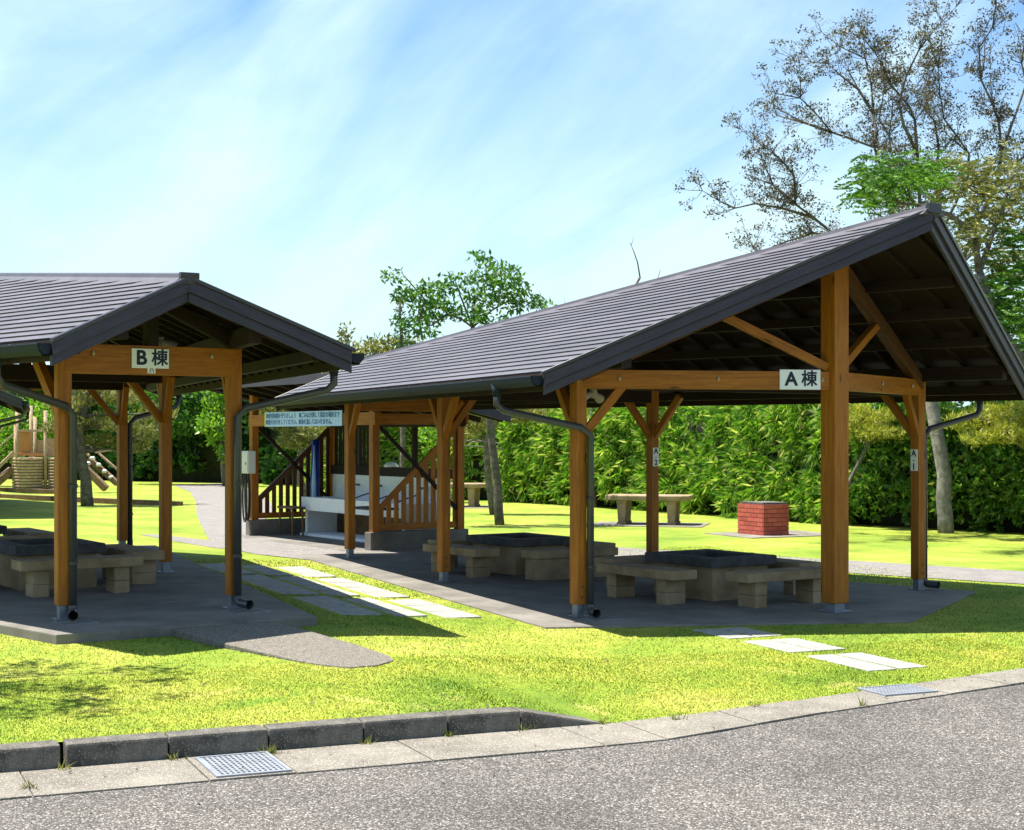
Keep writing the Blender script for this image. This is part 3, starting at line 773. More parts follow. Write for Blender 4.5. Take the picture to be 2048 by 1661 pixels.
# ------------------------------------------------------------------ signs
def signboard(name, label, wpos, face, w_, h_, lines, size, matb, matt, cat='sign', up=0, edge=None, group=None):
    """upright plate whose visible face points along 'face' (unit xy)"""
    f = Vector((face[0], face[1], 0)).normalized(); x = Vector((0, 0, 1)).cross(f)
    M = Matrix((x, Vector((0, 0, 1)), f)).transposed().to_4x4(); M.translation = wpos
    root = empty(name, (0, 0, 0), 0, label, cat, group); root.matrix_world = M
    b = MB(); b.box((0, 0, 0), (w_, h_, .012)); b.build('plate', matb, root, bevel=.003)
    for s, px_, py_, sz, bd in lines:
        text(s, sz, matt, root, Matrix.Translation((px_, py_, .0075)), bold=bd)
    return root
uc = D['len'] + D['cu']; Ln = D['len']
def local_dir(t, u, v): return Vector((u * math.sin(t) + v * math.cos(t), -u * math.cos(t) + v * math.sin(t)))
# A wing: on the left gable beam next to the tall post
pa = Vector((Ln, -hwid(Ln))); pc = Vector((uc, 0.)); dab = (pc - pa).normalized(); nab = Vector((dab.y, -dab.x))
if nab.x < 0: nab = -nab
fp = pa.lerp(pc, .852) + nab * .066
wp = toworld(AX, AT, fp.x, fp.y, 2.345)
sA = signboard('wing_sign', 'white sign reading A wing on the gable beam beside the tall post', wp, local_dir(AT, nab.x, nab.y), .43, .20,
          [('A', -.095, 0.0, .19, .006), ('棟', .095, 0.0, .17, .0035)], 0, M_['white'], M_['black'])
wp = toworld(BX, BT_, -.0 - .074, .0 + .03, 2.295)
sB = signboard('wing_sign', 'white sign reading B wing on the narrow gable beam of the left pavilion', wp, local_dir(BT_, -1, 0), .345, .175,
          [('B', -.085, 0.0, .18, .0055), ('棟', .085, 0.0, .155, .0035)], 0, M_['white'], M_['black'])
wp = toworld(BX, BT_, -.073, .02, 2.185)
signboard('small_plate', 'tiny grey white plate hanging under the B wing sign', wp, local_dir(BT_, -1, 0), .075, .045, [('ハ', 0, 0, .05, .001)], 0, M_['white'], M_['black'])
# number plates on posts
def postplate(lab, key, chars, w_, h_):
    u, v = posts[key]; f = Vector((.66, -.75))
    d = Vector((0, -1.0)) if False else None
    # the plate sits on the post face turned towards the narrow/near side
    best = None
    for (du, dv) in ((1, 0), (-1, 0), (0, 1), (0, -1)):
        wd_ = local_dir(AT, du, dv); c = toworld(AX, AT, u, v); s = wd_.dot(Vector((-c.x, -c.y)).normalized())
        if best is None or s > best[0]: best = (s, du, dv, wd_)
    _, du, dv, wd_ = best
    wp = toworld(AX, AT, u + du * .069, v + dv * .069, 1.50)
    L = [(c, 0, y, s, .002) for c, y, s in chars]
    signboard('number_plate', lab, wp, wd_, w_, h_, L, 0, M_['white'], M_['black'], group=None)
postplate('white vertical plate reading A-1 on the right corner post of the A pavilion', 'r2', [('A', .075, .105), ('-', .0, .07), ('1', -.078, .105)], .098, .25)
postplate('yellowed vertical plate reading A-2 on the middle back post of the A pavilion', 'r1', [('A', .075, .105), ('-', .0, .07), ('2', -.078, .105)], .098, .25)

# ------------------------------------------------------------------ fire pits and benches
def fire_pit(loc, t, u, v, lab):
    c = toworld(loc, t, u, v); o = empty('fire_pit', (c.x, c.y, loc[2]), t, lab, 'fire pit', 'square fire pits under the pavilions')
    hx, hy = .40, .50
    b = MB()
    for x0, x1, y0, y1 in ((-hx, hx, -hy, -hy + .13), (-hx, hx, hy - .13, hy), (-hx, -hx + .13, -hy + .13, hy - .13), (hx - .13, hx, -hy + .13, hy - .13)):
        b.prism([(x0, y0), (x1, y0), (x1, y1), (x0, y1)], -.01, .36)
    b.build('base', M_['bench'], o)
    hx, hy = .475, .575; w_ = .17
    outer_ = [(-hx, -hy), (hx, -hy), (hx, hy), (-hx, hy)]; in_ = [(-hx + w_, -hy + w_), (hx - w_, -hy + w_), (hx - w_, hy - w_), (-hx + w_, hy - w_)]
    b = MB(); vs_ = [(x, y, z) for z in (.362, .465) for pl in (outer_, in_) for x, y in pl]
    fs = []
    for i in range(4):
        j = (i + 1) % 4
        fs += [(8 + i, 8 + j, 12 + j, 12 + i), (i, 4 + i, 4 + j, j), (i, j, 8 + j, 8 + i), (4 + i, 12 + i, 12 + j, 4 + j)]
    b.add(vs_, fs); b.build('rim', M_['pit_top'], o, bevel=.012)
    b = MB(); b.prism([(-.3, -.4), (.3, -.4), (.3, .4), (-.3, .4)], .18, .22); b.build('ash_bed', M_['ash'], o)
def bench(loc, t, u, v, axis, length, lab, solid=False):
    c = toworld(loc, t, u, v); o = empty('concrete_bench', (c.x, c.y, loc[2]), t + (0 if axis == 'v' else R(90)), lab, 'bench', 'concrete benches around the fire pits')
    b = MB(); b.box((0, 0, .315), (length, .36, .10)); b.build('seat', M_['bench'], o, bevel=.012)
    if solid:
        b = MB(); b.box((0, 0, .13), (length - .06, .28, .27)); b.build('base', M_['bench'], o, bevel=.008)
    else:
        for s in (-1, 1):
            b = MB(); b.box((s * length * .33, 0, .06), (.16, .27, .126)); b.box((s * length * .33, 0, .1945), (.16, .27, .140)); b.build('leg', M_['bench'], o, bevel=.008)
for nm, loc, t, side in (('A', AX, AT, ''), ('B', BX, BT_, '')):
    for u0, v0, which in ((7.02, .02, 'wide end'), (3.25, .0, 'narrow end')):
        fire_pit(loc, t, u0, v0, f'square concrete fire pit with dark rim at the {which} of the {nm} pavilion')
        far = 'away from' ; tt = 'towards'
        solid = (nm == 'A' and which == 'narrow end')
        bench(loc, t, u0 + 1.14, v0, 'v', 1.25, f'tan concrete bench on the wide gable side of the {which} pit in pavilion {nm}', solid)
        bench(loc, t, u0 - 1.14, v0, 'v', 1.25, f'tan concrete bench on the narrow gable side of the {which} pit in pavilion {nm}')
        bench(loc, t, u0, v0 - .92, 'u', 1.3, f'tan concrete bench {"on the stepping slab side" if nm == "A" else "on the stepping slab side"} of the {which} pit in pavilion {nm}')
        bench(loc, t, u0, v0 + .92, 'u', 1.3, f'tan concrete bench {"on the hedge side" if nm == "A" else "on the road side"} of the {which} pit in pavilion {nm}')

# ------------------------------------------------------------------ washing station
WZ = -.185
FL = Vector((-4.62, 27.94)); fv = Vector((.563, -.827)).normalized(); bv = Vector((-fv.y, fv.x))
WR = math.atan2(fv.y, fv.x)
ws = empty('washing_station', (FL.x, FL.y, WZ), WR, 'open timber washing shelter with slatted triangular side screens and a long sink', 'washing shelter')
# local: x along the front (FL->FR), y towards the back, z up
WL, WDp = 4.40, 1.56
wd, dk = M_['wood'], M_['dark_wood']
def wbeam(n, a, c, w_, h_, m=None, up=(0, 0, 1), bev=.005): return beam(n, a, c, w_, h_, m or wd, ws, up, bev)
for x in (0, WL):
    for y, top in ((0, 2.62), (WDp, 2.22)):
        wbeam('post', (x, y, .29), (x, y, top), .125, .125, up=(0, 1, 0))
for x in (0, WL):
    b = MB(); b.box((x, WDp / 2, .10), (.20, WDp + .24, .38)); b.build('plinth', M_['concrete'], ws, bevel=.012)
wbeam('front_beam', (-.1, 0, 2.06), (WL + .12, 0, 2.06), .12, .20)
wbeam('back_beam', (-.1, WDp, 2.02), (WL + .12, WDp, 2.02), .12, .16, dk)
for x in (0, WL): wbeam('side_beam', (x, .06, 2.055), (x, WDp + .15, 2.055), .11, .17)
for i, x in enumerate((0, WL)):
    # diagonal rail rising to the back, slats under it, thin crossing brace
    wbeam('slat_rail', (x, .06, .62), (x, WDp - .05, 1.92), .05, .09, M_['wood_mid'] if i == 0 else wd)  # left rail takes the darker wood, its shade painted in
    wbeam('bottom_rail', (x, .06, .36), (x, WDp - .06, .36), .07, .10, wd)
    n = 11
    b = MB()
    for k in range(n):
        y = .12 + k * (WDp - .2) / (n - 1); top = .62 + (y - .06) * (1.30 / (WDp - .11)) - .04
        b.box((x, y, (.41 + top) / 2), (.028, .075, top - .41))
    b.build('slat_screen', M_['wood_mid'] if i == 0 else wd, ws)  # left slats are the same wood darkened to paint their shade
    wbeam('cross_brace', (x + .02, .06, 1.95), (x + .02, WDp - .06, .62), .04, .06, dk)
# back slatted panel on the left, dark
b = MB()
for k in range(9): b.box((.15 + k * .15, WDp + .02, 1.55), (.085, .03, 1.0))
b.build('back_screen', dk, ws)
wbeam('back_rail', (0, WDp, 1.17), (WL, WDp, 1.17), .10, .16, dk)
for x in (1.5, 3.0): wbeam('back_post', (x, WDp, 1.2), (x, WDp, 2.0), .08, .08, dk, up=(0, 1, 0))
b = MB(); b.box((WL / 2 - .1, WDp + .0, .78), (WL - .5, .12, .62)); b.build('splash_wall', M_['sink'], ws, bevel=.006)
b = MB(); b.box((WL / 2 - .1, WDp + .005, .24), (WL - .6, .10, .48)); b.build('back_wall', M_['log_dark'], ws)
# mono-pitch roof, high at the front
xa, xb, ya, yb = -.75, WL + .55, -.62, WDp + .62
zf, zb = 2.72, 2.10
b = MB(); b.hexa([(xa, ya, zf), (xb, ya, zf), (xb, yb, zb), (xa, yb, zb)], [(xa, ya, zf + .05), (xb, ya, zf + .05), (xb, yb, zb + .05), (xa, yb, zb + .05)]); b.build('roof', M_['trim'], ws, bevel=.006)
for k in range(9):
    x = xa + .15 + k * (xb - xa - .3) / 8; wbeam('rafter', (x, ya + .04, zf - .05), (x, yb - .04, zb - .05), .06, .09, dk)
wbeam('eave_board', (xa, ya - .018, zf - .03), (xb, ya - .018, zf - .03), .03, .14, M_['fascia'])
for x in (xa - .018, xb + .018): wbeam('bargeboard', (x, ya, zf - .03), (x, yb, zb - .03), .03, .13, M_['fascia'])
# slab in front
def wl(x, y): p = FL + fv * x + bv * y; return (p.x, p.y)
slab('washing_floor', ccw([wl(-.3, -.42), wl(WL + .35, -.42), wl(WL + .35, WDp + .5), wl(-.3, WDp + .5)]), -.45, WZ + .012, M_['concrete'])
# sink
sk = empty('sink_trough', (*wl(.42, 1.0), WZ), WR, 'long pale terrazzo sink trough inside the washing shelter', 'sink')
SL = 3.55
b = MB(); b.box((SL / 2, -.24, .58), (SL, .07, .24)); b.build('front_panel', M_['sink'], sk, bevel=.012)
b = MB(); b.box((SL / 2, .1, .50), (SL - .14, .6, .06)); b.build('basin_floor', M_['sink'], sk)
for x in (.05, SL - .05):
    b = MB(); b.box((x, .1, .34), (.10, .60, .70)); b.build('end_support', M_['sink'], sk, bevel=.01)
b = MB(); b.box((SL / 2, .0, .03), (SL, .6, .06)); b.build('plinth', M_['sink'], sk, bevel=.01)
for x in (.75, 1.55, 2.35, 3.1):
    fz = .92
    MB().tube([(x, .50, fz), (x, .36, fz), (x, .33, fz - .02), (x, .32, fz - .07)], [.022, .02, .02, .016], 8).build('tap', M_['steel'], sk, smooth=True)
for x in (1.55, 2.35, 3.1):
    MB().tube([(x, .32, .84), (x - .05, .30, .80), (x - .25, .22, .74), (x - .36, .05, .66), (x - .40, -.05, .56)], .013, 6).build('hose', M_['hose'], sk, smooth=True)
# sign board on the front beam
f3 = -bv
c = FL + fv * 2.04 - bv * .075
rt = signboard('notice_board', 'long pale blue notice board with two lines of Japanese text on the washing shelter beam', Vector((c.x, c.y, WZ + 2.075)), (f3.x, f3.y), 2.88, .25,
               [('■使用時間を守りましょう', -.78, .052, .098, .0015), ('■後片付けをしてください。', -.74, -.055, .098, .0015), ('■ごみは分別して指定の場所まで', .64, .055, .098, .002), ('■油を流してはいけません。', .53, -.055, .098, .002)], 0, M_['signblue'], M_['signtext'])
b = MB(); b.box((-1.40, 0, .002), (.06, .246, .012)); b.build('yellow_edge', M_['yellow'], rt)
# electric box on the left post, with hose
c = FL - bv * .14 + fv * .05
eb = empty('meter_box', (c.x, c.y, WZ + 1.32), WR, 'pale grey metal switch box on the left post of the washing shelter', 'switch box')
b = MB(); b.box((0, 0, 0), (.32, .15, .40)); b.build('case', M_['box'], eb, bevel=.01)
b = MB(); b.box((0, -.08, -.005), (.28, .012, .35)); b.build('door', M_['box'], eb, bevel=.004)
b = MB(); b.box((.09, -.091, -.02), (.02, .012, .05)); b.build('latch', M_['steel'], eb)
c = FL - bv * .13 + fv * .06
pts = [(math.sin(a) * .085, -.02, -.38 + .42 * math.cos(a)) for a in np.linspace(0, 2 * math.pi, 20)]
h = MB()
for dx_, dy_ in ((0, 0), (.03, -.03), (-.02, -.05)): h.tube([(x + dx_, y + dy_, z + dx_) for x, y, z in pts], .017, 6)
o = h.build('coiled_hose', M_['hose'], None, smooth=True); o.location = (c.x, c.y, WZ + 1.08); o.rotation_euler = (0, 0, WR)
tag(o, 'black rubber hose coiled on the post under the switch box', 'hose')
# rolled tarpaulin standing in the corner
c = FL + fv * .18 + bv * 1.12
tp = empty('rolled_banner', (c.x, c.y, WZ), WR, 'tall rolled blue and pale blue sheet standing behind the sink', 'rolled sheet')
MB().tube([(0, 0, .012), (0, .0, .8), (.0, .02, 1.72)], [.085, .09, .07], 14).build('blue_roll', M_['blue'], tp, smooth=True)
MB().tube([(.065, -.05, .03), (.07, -.055, .9), (.05, -.035, 1.62)], [.042, .045, .01], 10).build('pale_roll', M_['skyblue'], tp, smooth=True)
# wooden side table
c = FL + fv * .02 + bv * .30
tb = empty('side_table', (c.x + .33, c.y - .25, WZ + .012), WR, 'small weathered wooden table with thin legs left of the sink', 'table')
b = MB(); b.box((0, .1, .50), (.62, .26, .035)); b.build('tabletop', M_['log_dark'], tb, bevel=.004)
for x in (-.26, .26):
    for y in (0, .2): beam('leg', (x, y, .0), (x * .95, y, .485), .03, .03, M_['log_dark'], tb, up=(0, 1, 0))
# metal trolley frame beside the right post
c = FL + fv * (WL - .85) + bv * .12
fr = empty('metal_stand', (c.x, c.y, WZ + .012), WR, 'thin galvanised pipe stand with dark top beside the right shelter post', 'pipe stand')
for x in (-.22, .62):
    for y in (0, .4): MB().tube([(x, y, 0), (x, y, .60)], .016, 8).build('leg', M_['steel'], fr, smooth=True)
b = MB(); b.box((.2, .2, .615), (.95, .46, .03)); b.build('top', M_['pit_top'], fr, bevel=.004)
# bowl and dark basin left on the back rail
c = FL + fv * 2.2 + bv * WDp
b = MB(); b.tube([(0, 0, 0), (0, 0, .03), (0, 0, .07), (0, 0, .085)], [.13, .125, .08, .02], 16); o = b.build('upturned_bowl', M_['white'], smooth=True); o.location = (c.x, c.y, WZ + 1.25)
tag(o, 'white bowl upturned on the back rail of the washing shelter', 'bowl')

# ------------------------------------------------------------------ picnic tables and brick hearth
def stone_table(x, y, rz, lab):
    z = lawn_z(x, y); o = empty('stone_table', (x, y, z), rz, lab, 'stone table', 'stone tables on the back lawn')
    b = MB(); b.prism([(-.84, -.30), (-.72, -.42), (.72, -.44), (.86, -.32), (.86, .32), (.74, .44), (-.72, .44), (-.86, .30)], .50, .60); b.build('tabletop', M_['bench'], o, bevel=.02)
    for sx in (-.5, .5):
        for sy in (-.27, .27):
            b = MB(); b.hexa([(sx - .07, sy - .08, .06), (sx + .07, sy - .08, .06), (sx + .07, sy + .08, .06), (sx - .07, sy + .08, .06)],
                             [(sx - .09, sy - .10, .44), (sx + .09, sy - .10, .44), (sx + .09, sy + .10, .44), (sx - .09, sy + .10, .44)]); b.build('leg', M_['bench'], o, bevel=.01)
        b = MB(); b.box((sx, 0, .47), (.20, .76, .06)); b.build('bearer', M_['bench'], o, bevel=.008)
        b = MB(); b.box((sx, 0, .03), (.18, .74, .07)); b.build('foot', M_['bench'], o, bevel=.008)
    return o
stone_table(2.76, 31.45, R(-14), 'weathered stone table with thick top on the lawn left of the brick hearth')
stone_table(-1.45, 39.3, R(-10), 'farther stone table half hidden behind the washing shelter')
def pad(cx_, cy_, w_, d_, rz):
    p = [Vector((x, y)) for x, y in ((-w_, -d_), (w_, -d_), (w_, d_), (-w_, d_))]; c, s = math.cos(rz), math.sin(rz)
    pl = [(cx_ + q.x * c - q.y * s, cy_ + q.x * s + q.y * c) for q in p]
    slab('stone_pavement', pl, -.4, lawn_z(cx_, cy_) + .015, M_['gutter_slab'])
pad(2.76, 31.4, 1.15, .72, R(-14)); pad(4.75, 28.35, 1.0, .75, R(26)); pad(-1.45, 39.3, 1.1, .7, R(-10))
# brick hearth
bx, by = 4.48, 27.80; zb_ = lawn_z(bx, by) + .015
bh = empty('brick_hearth', (bx, by, zb_), R(26.5), 'low square red brick hearth with a grey slab lid on the back lawn', 'brick hearth')
LW, LD = .56, .80     # right face width, left face depth
b = MB(); b.prism([(.012, .012), (LW - .012, .012), (LW - .012, LD - .012), (.012, LD - .012)], -.02, .55); b.build('core', M_['mortar'], bh)
b = MB(); ch = .0785; bl = .2
for k in range(7):
    z0 = k * ch + .004; z1 = (k + 1) * ch - .006
    for face in range(4):
        Lf = LW if face in (0, 2) else LD
        x = -.1 * (k % 2)
        while x < Lf - .01:
            a0 = max(0, x) + .003; a1 = min(Lf, x + bl) - .003
            if a1 - a0 > .015:
                if face == 0: p = [(a0, 0), (a1, 0), (a1, .03), (a0, .03)]
                elif face == 2: p = [(a0, LD - .03), (a1, LD - .03), (a1, LD), (a0, LD)]
                elif face == 3: p = [(0, a0 + .0), (.03, a0), (.03, a1), (0, a1)]
                else: p = [(LW - .03, a0), (LW, a0), (LW, a1), (LW - .03, a1)]
                if face in (1, 3):
                    a0c, a1c = max(a0, .033), min(a1, LD - .033)
                    if a1c - a0c < .01: x += bl; continue
                    p = [(q[0], min(max(q[1], .033), LD - .033)) for q in p]
                b.prism(p, z0, z1)
            x += bl
b.build('brickwork', M_['brick'], bh)
b = MB(); b.prism([(.06, .10), (LW - .02, .05), (LW + .01, LD - .12), (.06, LD - .06)], .552, .585); b.build('lid', M_['kerb'], bh, bevel=.006)

# drain grates in the gutter
def grate(q0, q1, r0, r1, lab):
    z = ROAD + .016; o = empty('drain_grate', (*W((q0 + q1) / 2, (r0 + r1) / 2), z), math.atan2(NV.y, NV.x), lab, 'drain grate')
    a, c = (q1 - q0) / 2, (r1 - r0) / 2
    b = MB()
    for x0, x1, y0, y1 in ((-a, a, -c, -c + .02), (-a, a, c - .02, c), (-a, -a + .02, -c + .02, c - .02), (a - .02, a, -c + .02, c - .02)): b.prism([(x0, y0), (x1, y0), (x1, y1), (x0, y1)], -.02, .006)
    b.build('frame', M_['grate'], o)
    b = MB(); n = int(2 * a / .03)
    for k in range(n):
        x = -a + .03 + k * (2 * a - .06) / (n - 1); b.box((x, 0, -.004), (.014, 2 * c - .045, .014))
    n2 = int(2 * c / .045)
    for k in range(n2):
        y = -c + .04 + k * (2 * c - .08) / (n2 - 1); b.box((0, y, -.005), (2 * a - .045, .014, .014))
    b.build('bars', M_['grate'], o)
    b = MB(); b.prism([(-a + .01, -c + .01), (a - .01, -c + .01), (a - .01, c - .01), (-a + .01, c - .01)], -.019, -.011); b.build('tray', M_['grate_tray'], o)
M_['grate'] = plain('zinc_grate', (.25, .265, .295), .5, .2, .4, .15); M_['grate_tray'] = plain('grate_silt', (.22, .232, .26), .8)
grate(1.84, 2.25, 8.14, 8.68, 'pale zinc drain grate in the gutter below the kerb')
grate(6.66, 7.11, 8.86, 9.20, 'faded drain grate in the gutter where the road bends right')

# a few dry leaves and weeds at the kerb joints
def litter():
    b = MB()
    for k in range(70):
        q = random.uniform(.6, 9); r = random.uniform(outer(q) + .02, inner(q) - .03) if random.random() < .7 else random.uniform(outer(q) - .6, outer(q))
        x, y = W(q, r); a = random.uniform(0, 6.28); s = random.uniform(.008, .02)
        z = ROAD + .02 if r > outer(q) else ROAD + .006
        d1 = Vector((math.cos(a), math.sin(a), .2)) * s; d2 = Vector((-math.sin(a), math.cos(a), .3)) * s * .45; p = Vector((x, y, z))
        b.add([p - d1, p + d2, p + d1, p - d2], [(0, 1, 2, 3)])
    for k in range(170):
        q = random.uniform(.6, 11); r = random.uniform(inner(q) + .2, 13.5); x, y = W(q, r); a = random.uniform(0, 6.28); s = random.uniform(.010, .024); z = lawn_z(x, y) + .016
        d1 = Vector((math.cos(a), math.sin(a), .2)) * s; d2 = Vector((-math.sin(a), math.cos(a), .3)) * s * .45; p = Vector((x, y, z))
        b.add([p - d1, p + d2, p + d1, p - d2], [(0, 1, 2, 3)])
    o = b.build('dry_leaves', M_['lf_brown']); tag(o, 'scattered dry leaf bits in the gutter, road edge and lawn', 'dry leaves', kind='stuff')
litter()

# ------------------------------------------------------------------ grass blades
def in_poly(px_, py_, poly):
    ins = np.zeros(len(px_), bool); n = len(poly); j = n - 1
    for i in range(n):
        xi, yi = poly[i]; xj, yj = poly[j]
        c = ((yi > py_) != (yj > py_)) & (px_ < (xj - xi) * (py_ - yi) / (yj - yi + 1e-12) + xi); ins ^= c; j = i
    return ins
def np_inner(q):
    t = np.maximum(0, q - 4.6); return np.where(t > .6, 8.74 + .215 * np.maximum(0, t - .25), 8.74 + .215 * t * t / 2.4 * 1.4)
def np_sm(t): t = np.clip(t, 0, 1); return t * t * (3 - 2 * t)
def np_lawn(x, y):
    q = x * NV.x + y * NV.y; r = x * DV.x + y * DV.y
    base = -.08 + (-.115) * np_sm((q - 4.0) / 2.1); base = base + (-.185 - base) * np_sm((r - 20) / 8)
    tgt = -.088 - .115 * np_sm((q - 3.7) / .8); w_ = np_sm(1 - (r - np_inner(q)) / 2.4)
    return base + (tgt - base) * w_
def grass(n, q0, q1, r0, r1, h0, h1, wid):
    q = rng.uniform(q0, q1, n); ri = np_inner(q) + np.where(q < 4.4, .19, -.02); r = rng.uniform(0, 1, n) * (r1 - np.maximum(ri, r0)) + np.maximum(ri, r0)
    x = q * NV.x + r * DV.x; y = q * NV.y + r * DV.y
    keep = (np.abs(x / y) < .43) & ~in_poly(x, y, polyA) & ~in_poly(x, y, polyB) & ~in_poly(x, y, rp)
    for a, c, s0, s1 in SLABS: keep &= ~((q > a - .005) & (q < c + .005) & (r > s0 - .002) & (r < s1 + .002))
    x, y, q, r = x[keep], y[keep], q[keep], r[keep]; n = len(x); z = np_lawn(x, y)
    a = rng.uniform(0, 2 * np.pi, n); h = rng.uniform(h0, h1, n); lean = rng.normal(0, .8, (n, 2)) * h[:, None]
    wv = wid * rng.uniform(.7, 1.3, n)
    V = np.zeros((n, 3, 3)); V[:, 0] = np.stack([x - np.cos(a) * wv, y - np.sin(a) * wv, z - .004], 1); V[:, 1] = np.stack([x + np.cos(a) * wv, y + np.sin(a) * wv, z - .004], 1)
    V[:, 2] = np.stack([x + lean[:, 0], y + lean[:, 1], z + h], 1)
    return V.reshape(-1, 3)
V = np.concatenate([grass(235000, -.6, 9.2, 8.7, 11.2, .003, .012, .0038), grass(125000, -.8, 13, 11.2, 16, .004, .014, .0050), grass(26000, 9, 13.5, 8.7, 11.3, .004, .014, .0048), grass(50000, 3.8, 13, 16, 22, .008, .022, .007)])
gm = arr_mesh('grass', V, np.arange(len(V)).reshape(-1, 3))
gn = np.repeat(rng.normal(0, .16, (len(V) // 3, 3)) + np.array([0, 0, 1.]), 3, 0); gn /= np.linalg.norm(gn, axis=1, keepdims=True)
gm.polygons.foreach_set('use_smooth', [True] * len(gm.polygons)); gm.normals_split_custom_set_from_vertices([tuple(a) for a in gn])
o = link('grass', gm, M_['blades'])
tag(o, 'short yellow green turf blades covering the near lawn', 'grass', kind='stuff')

def weeds():
    b = MB()
    spots = [(1.71, 8.715), (2.28, 8.70), (2.85, 8.71), (3.38, 8.72), (1.14, 8.70), (4.40, 8.72), (2.28, 8.66), (3.86, 8.72), (4.9, 8.66), (5.6, 8.86), (6.3, 8.62), (.91, 8.3)]
    for q, r in spots:
        for k in range(random.randint(10, 26)):
            x, y = W(q + random.gauss(0, .02), r + random.gauss(0, .015)); a = random.uniform(0, 6.28); h = random.uniform(.02, .075); l = random.gauss(0, .03), random.gauss(0, .03); z = ROAD + .008
            b.add([(x - math.cos(a) * .004, y - math.sin(a) * .004, z), (x + math.cos(a) * .004, y + math.sin(a) * .004, z), (x + l[0], y + l[1], z + h)], [(0, 1, 2)])
    tag(b.build('weeds', M_['lf_olive']), 'small straw coloured weeds in the kerb and gutter joints', 'weeds', kind='stuff')
weeds()

# ------------------------------------------------------------------ foliage generators
def rand_dirs(n):
    v = rng.normal(size=(n, 3)); return v / np.linalg.norm(v, axis=1, keepdims=True)
def leaf_quads(C, Dr, size, aspect, jit=.3, fold=0.0, nrm=None):
    """rhombic leaves at C, pointing along Dr"""
    n = len(C); L = size * rng.uniform(1 - jit, 1 + jit, n)[:, None]
    s = rand_dirs(n) if nrm is None else nrm
    s = np.cross(Dr, s); s /= np.linalg.norm(s, axis=1, keepdims=True) + 1e-9
    wv = L * aspect * .5
    V = np.stack([C, C + Dr * L * .45 + s * wv, C + Dr * L, C + Dr * L * .45 - s * wv], 1)
    return V.reshape(-1, 3)
def leaf_mesh(name, V, mat, parent):
    return link(name, arr_mesh(name, V, np.arange(len(V)).reshape(-1, 4)), mat, parent)
def clump(center, rad, n, size, aspect, dirbias=(0, 0, 0), bias=0.0, shell=.5):
    d = rand_dirs(n); rr = rng.uniform(shell ** 3, 1, n) ** (1 / 3)
    C = np.asarray(center) + d * rr[:, None] * np.asarray(rad)
    Dr = rand_dirs(n) * (1 - bias) + np.asarray(dirbias) * bias; Dr /= np.linalg.norm(Dr, axis=1, keepdims=True) + 1e-9
    return leaf_quads(C, Dr, size, aspect)

def px2w(x, y, Y): return Vector(((x - 1024) / F_PX * Y, Y, 1.6 - (y - Y_HOR) / F_PX * Y))

# hedge of bamboo grass along the back
hl3 = [Vector(p) for p in ((15.5, 20.2), (10.55, 25.9), (9.33, 28.45), (7.1, 30.9))]
hl = [Vector(p) for p in ((7.05, 30.95), (6.69, 31.35), (5.19, 34.0), (3.29, 37.2), (1.0, 41.0), (-.8, 43.2), (-3.2, 45.4), (-6.0, 47.5))]
def along(line, s):
    for a, c in zip(line, line[1:]):
        L = (c - a).length
        if s <= L: return a.lerp(c, s / L), (c - a).normalized()
        s -= L
    return line[-1], (line[-1] - line[-2]).normalized()
def hedge(name, label, line, depth, hfun, n_clusters, per, size, aspect, mat, droop, cat='hedge'):
    root = empty(name, (line[0].x, line[0].y, lawn_z(line[0].x, line[0].y)), 0, label, cat)
    off = np.array([line[0].x, line[0].y, root.location.z])
    total = sum((c - a).length for a, c in zip(line, line[1:]))
    # inner mass of stems, rough surface
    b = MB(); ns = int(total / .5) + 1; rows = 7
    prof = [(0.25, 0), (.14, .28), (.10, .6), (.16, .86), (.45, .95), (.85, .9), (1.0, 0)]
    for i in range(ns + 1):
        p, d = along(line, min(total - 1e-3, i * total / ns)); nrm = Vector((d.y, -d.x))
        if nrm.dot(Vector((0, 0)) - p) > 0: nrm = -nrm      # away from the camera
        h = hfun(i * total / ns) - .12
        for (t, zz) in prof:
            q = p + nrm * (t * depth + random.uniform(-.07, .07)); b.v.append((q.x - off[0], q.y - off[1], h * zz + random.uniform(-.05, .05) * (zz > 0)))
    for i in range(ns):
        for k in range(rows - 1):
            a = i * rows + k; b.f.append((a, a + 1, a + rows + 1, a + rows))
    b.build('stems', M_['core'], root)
    # leaf whorls on bulging shoots over the face and the top
    C = []; O_ = []; nb = max(20, n_clusters // 26)
    for _ in range(nb):
        s = rng.uniform(0, total); p, d = along(line, float(s)); nrm = Vector((d.y, -d.x))
        if nrm.dot(-p) > 0: nrm = -nrm
        h = hfun(float(s)); top = rng.uniform() < .24
        if top: z = h * rng.uniform(.92, 1.02); q = p + nrm * rng.uniform(.1, depth)
        else: z = h * (.08 + .88 * rng.uniform() ** .85); q = p + nrm * rng.uniform(.05, .30)
        rad = rng.uniform(.26, .55); k = int(26 * (rad / .4) ** 1.6)
        dd = rand_dirs(k * 3); face = np.array([-nrm.x, -nrm.y, .55]); face /= np.linalg.norm(face)
        dd = dd[(dd @ face) > -.15][:k]
        for v in dd:
            C.append((q.x - off[0] + v[0] * rad, q.y - off[1] + v[1] * rad, max(.06, z + v[2] * rad * .85))); O_.append(v)
    C = np.array(C); O_ = np.array(O_)
    C = np.repeat(C, per, 0); O_ = np.repeat(O_, per, 0)
    Dr = O_ * .55 + rand_dirs(len(C)) * .85 + np.array([0, 0, -droop]); Dr /= np.linalg.norm(Dr, axis=1, keepdims=True)
    nn = np.array([0, 0, 1.]) + O_ * .5 + rand_dirs(len(C)) * .45
    leaf_mesh('foliage', leaf_quads(C + rand_dirs(len(C)) * size * .18, Dr, size, aspect, .35, nrm=np.cross(Dr, nn)), mat, root)
    return root
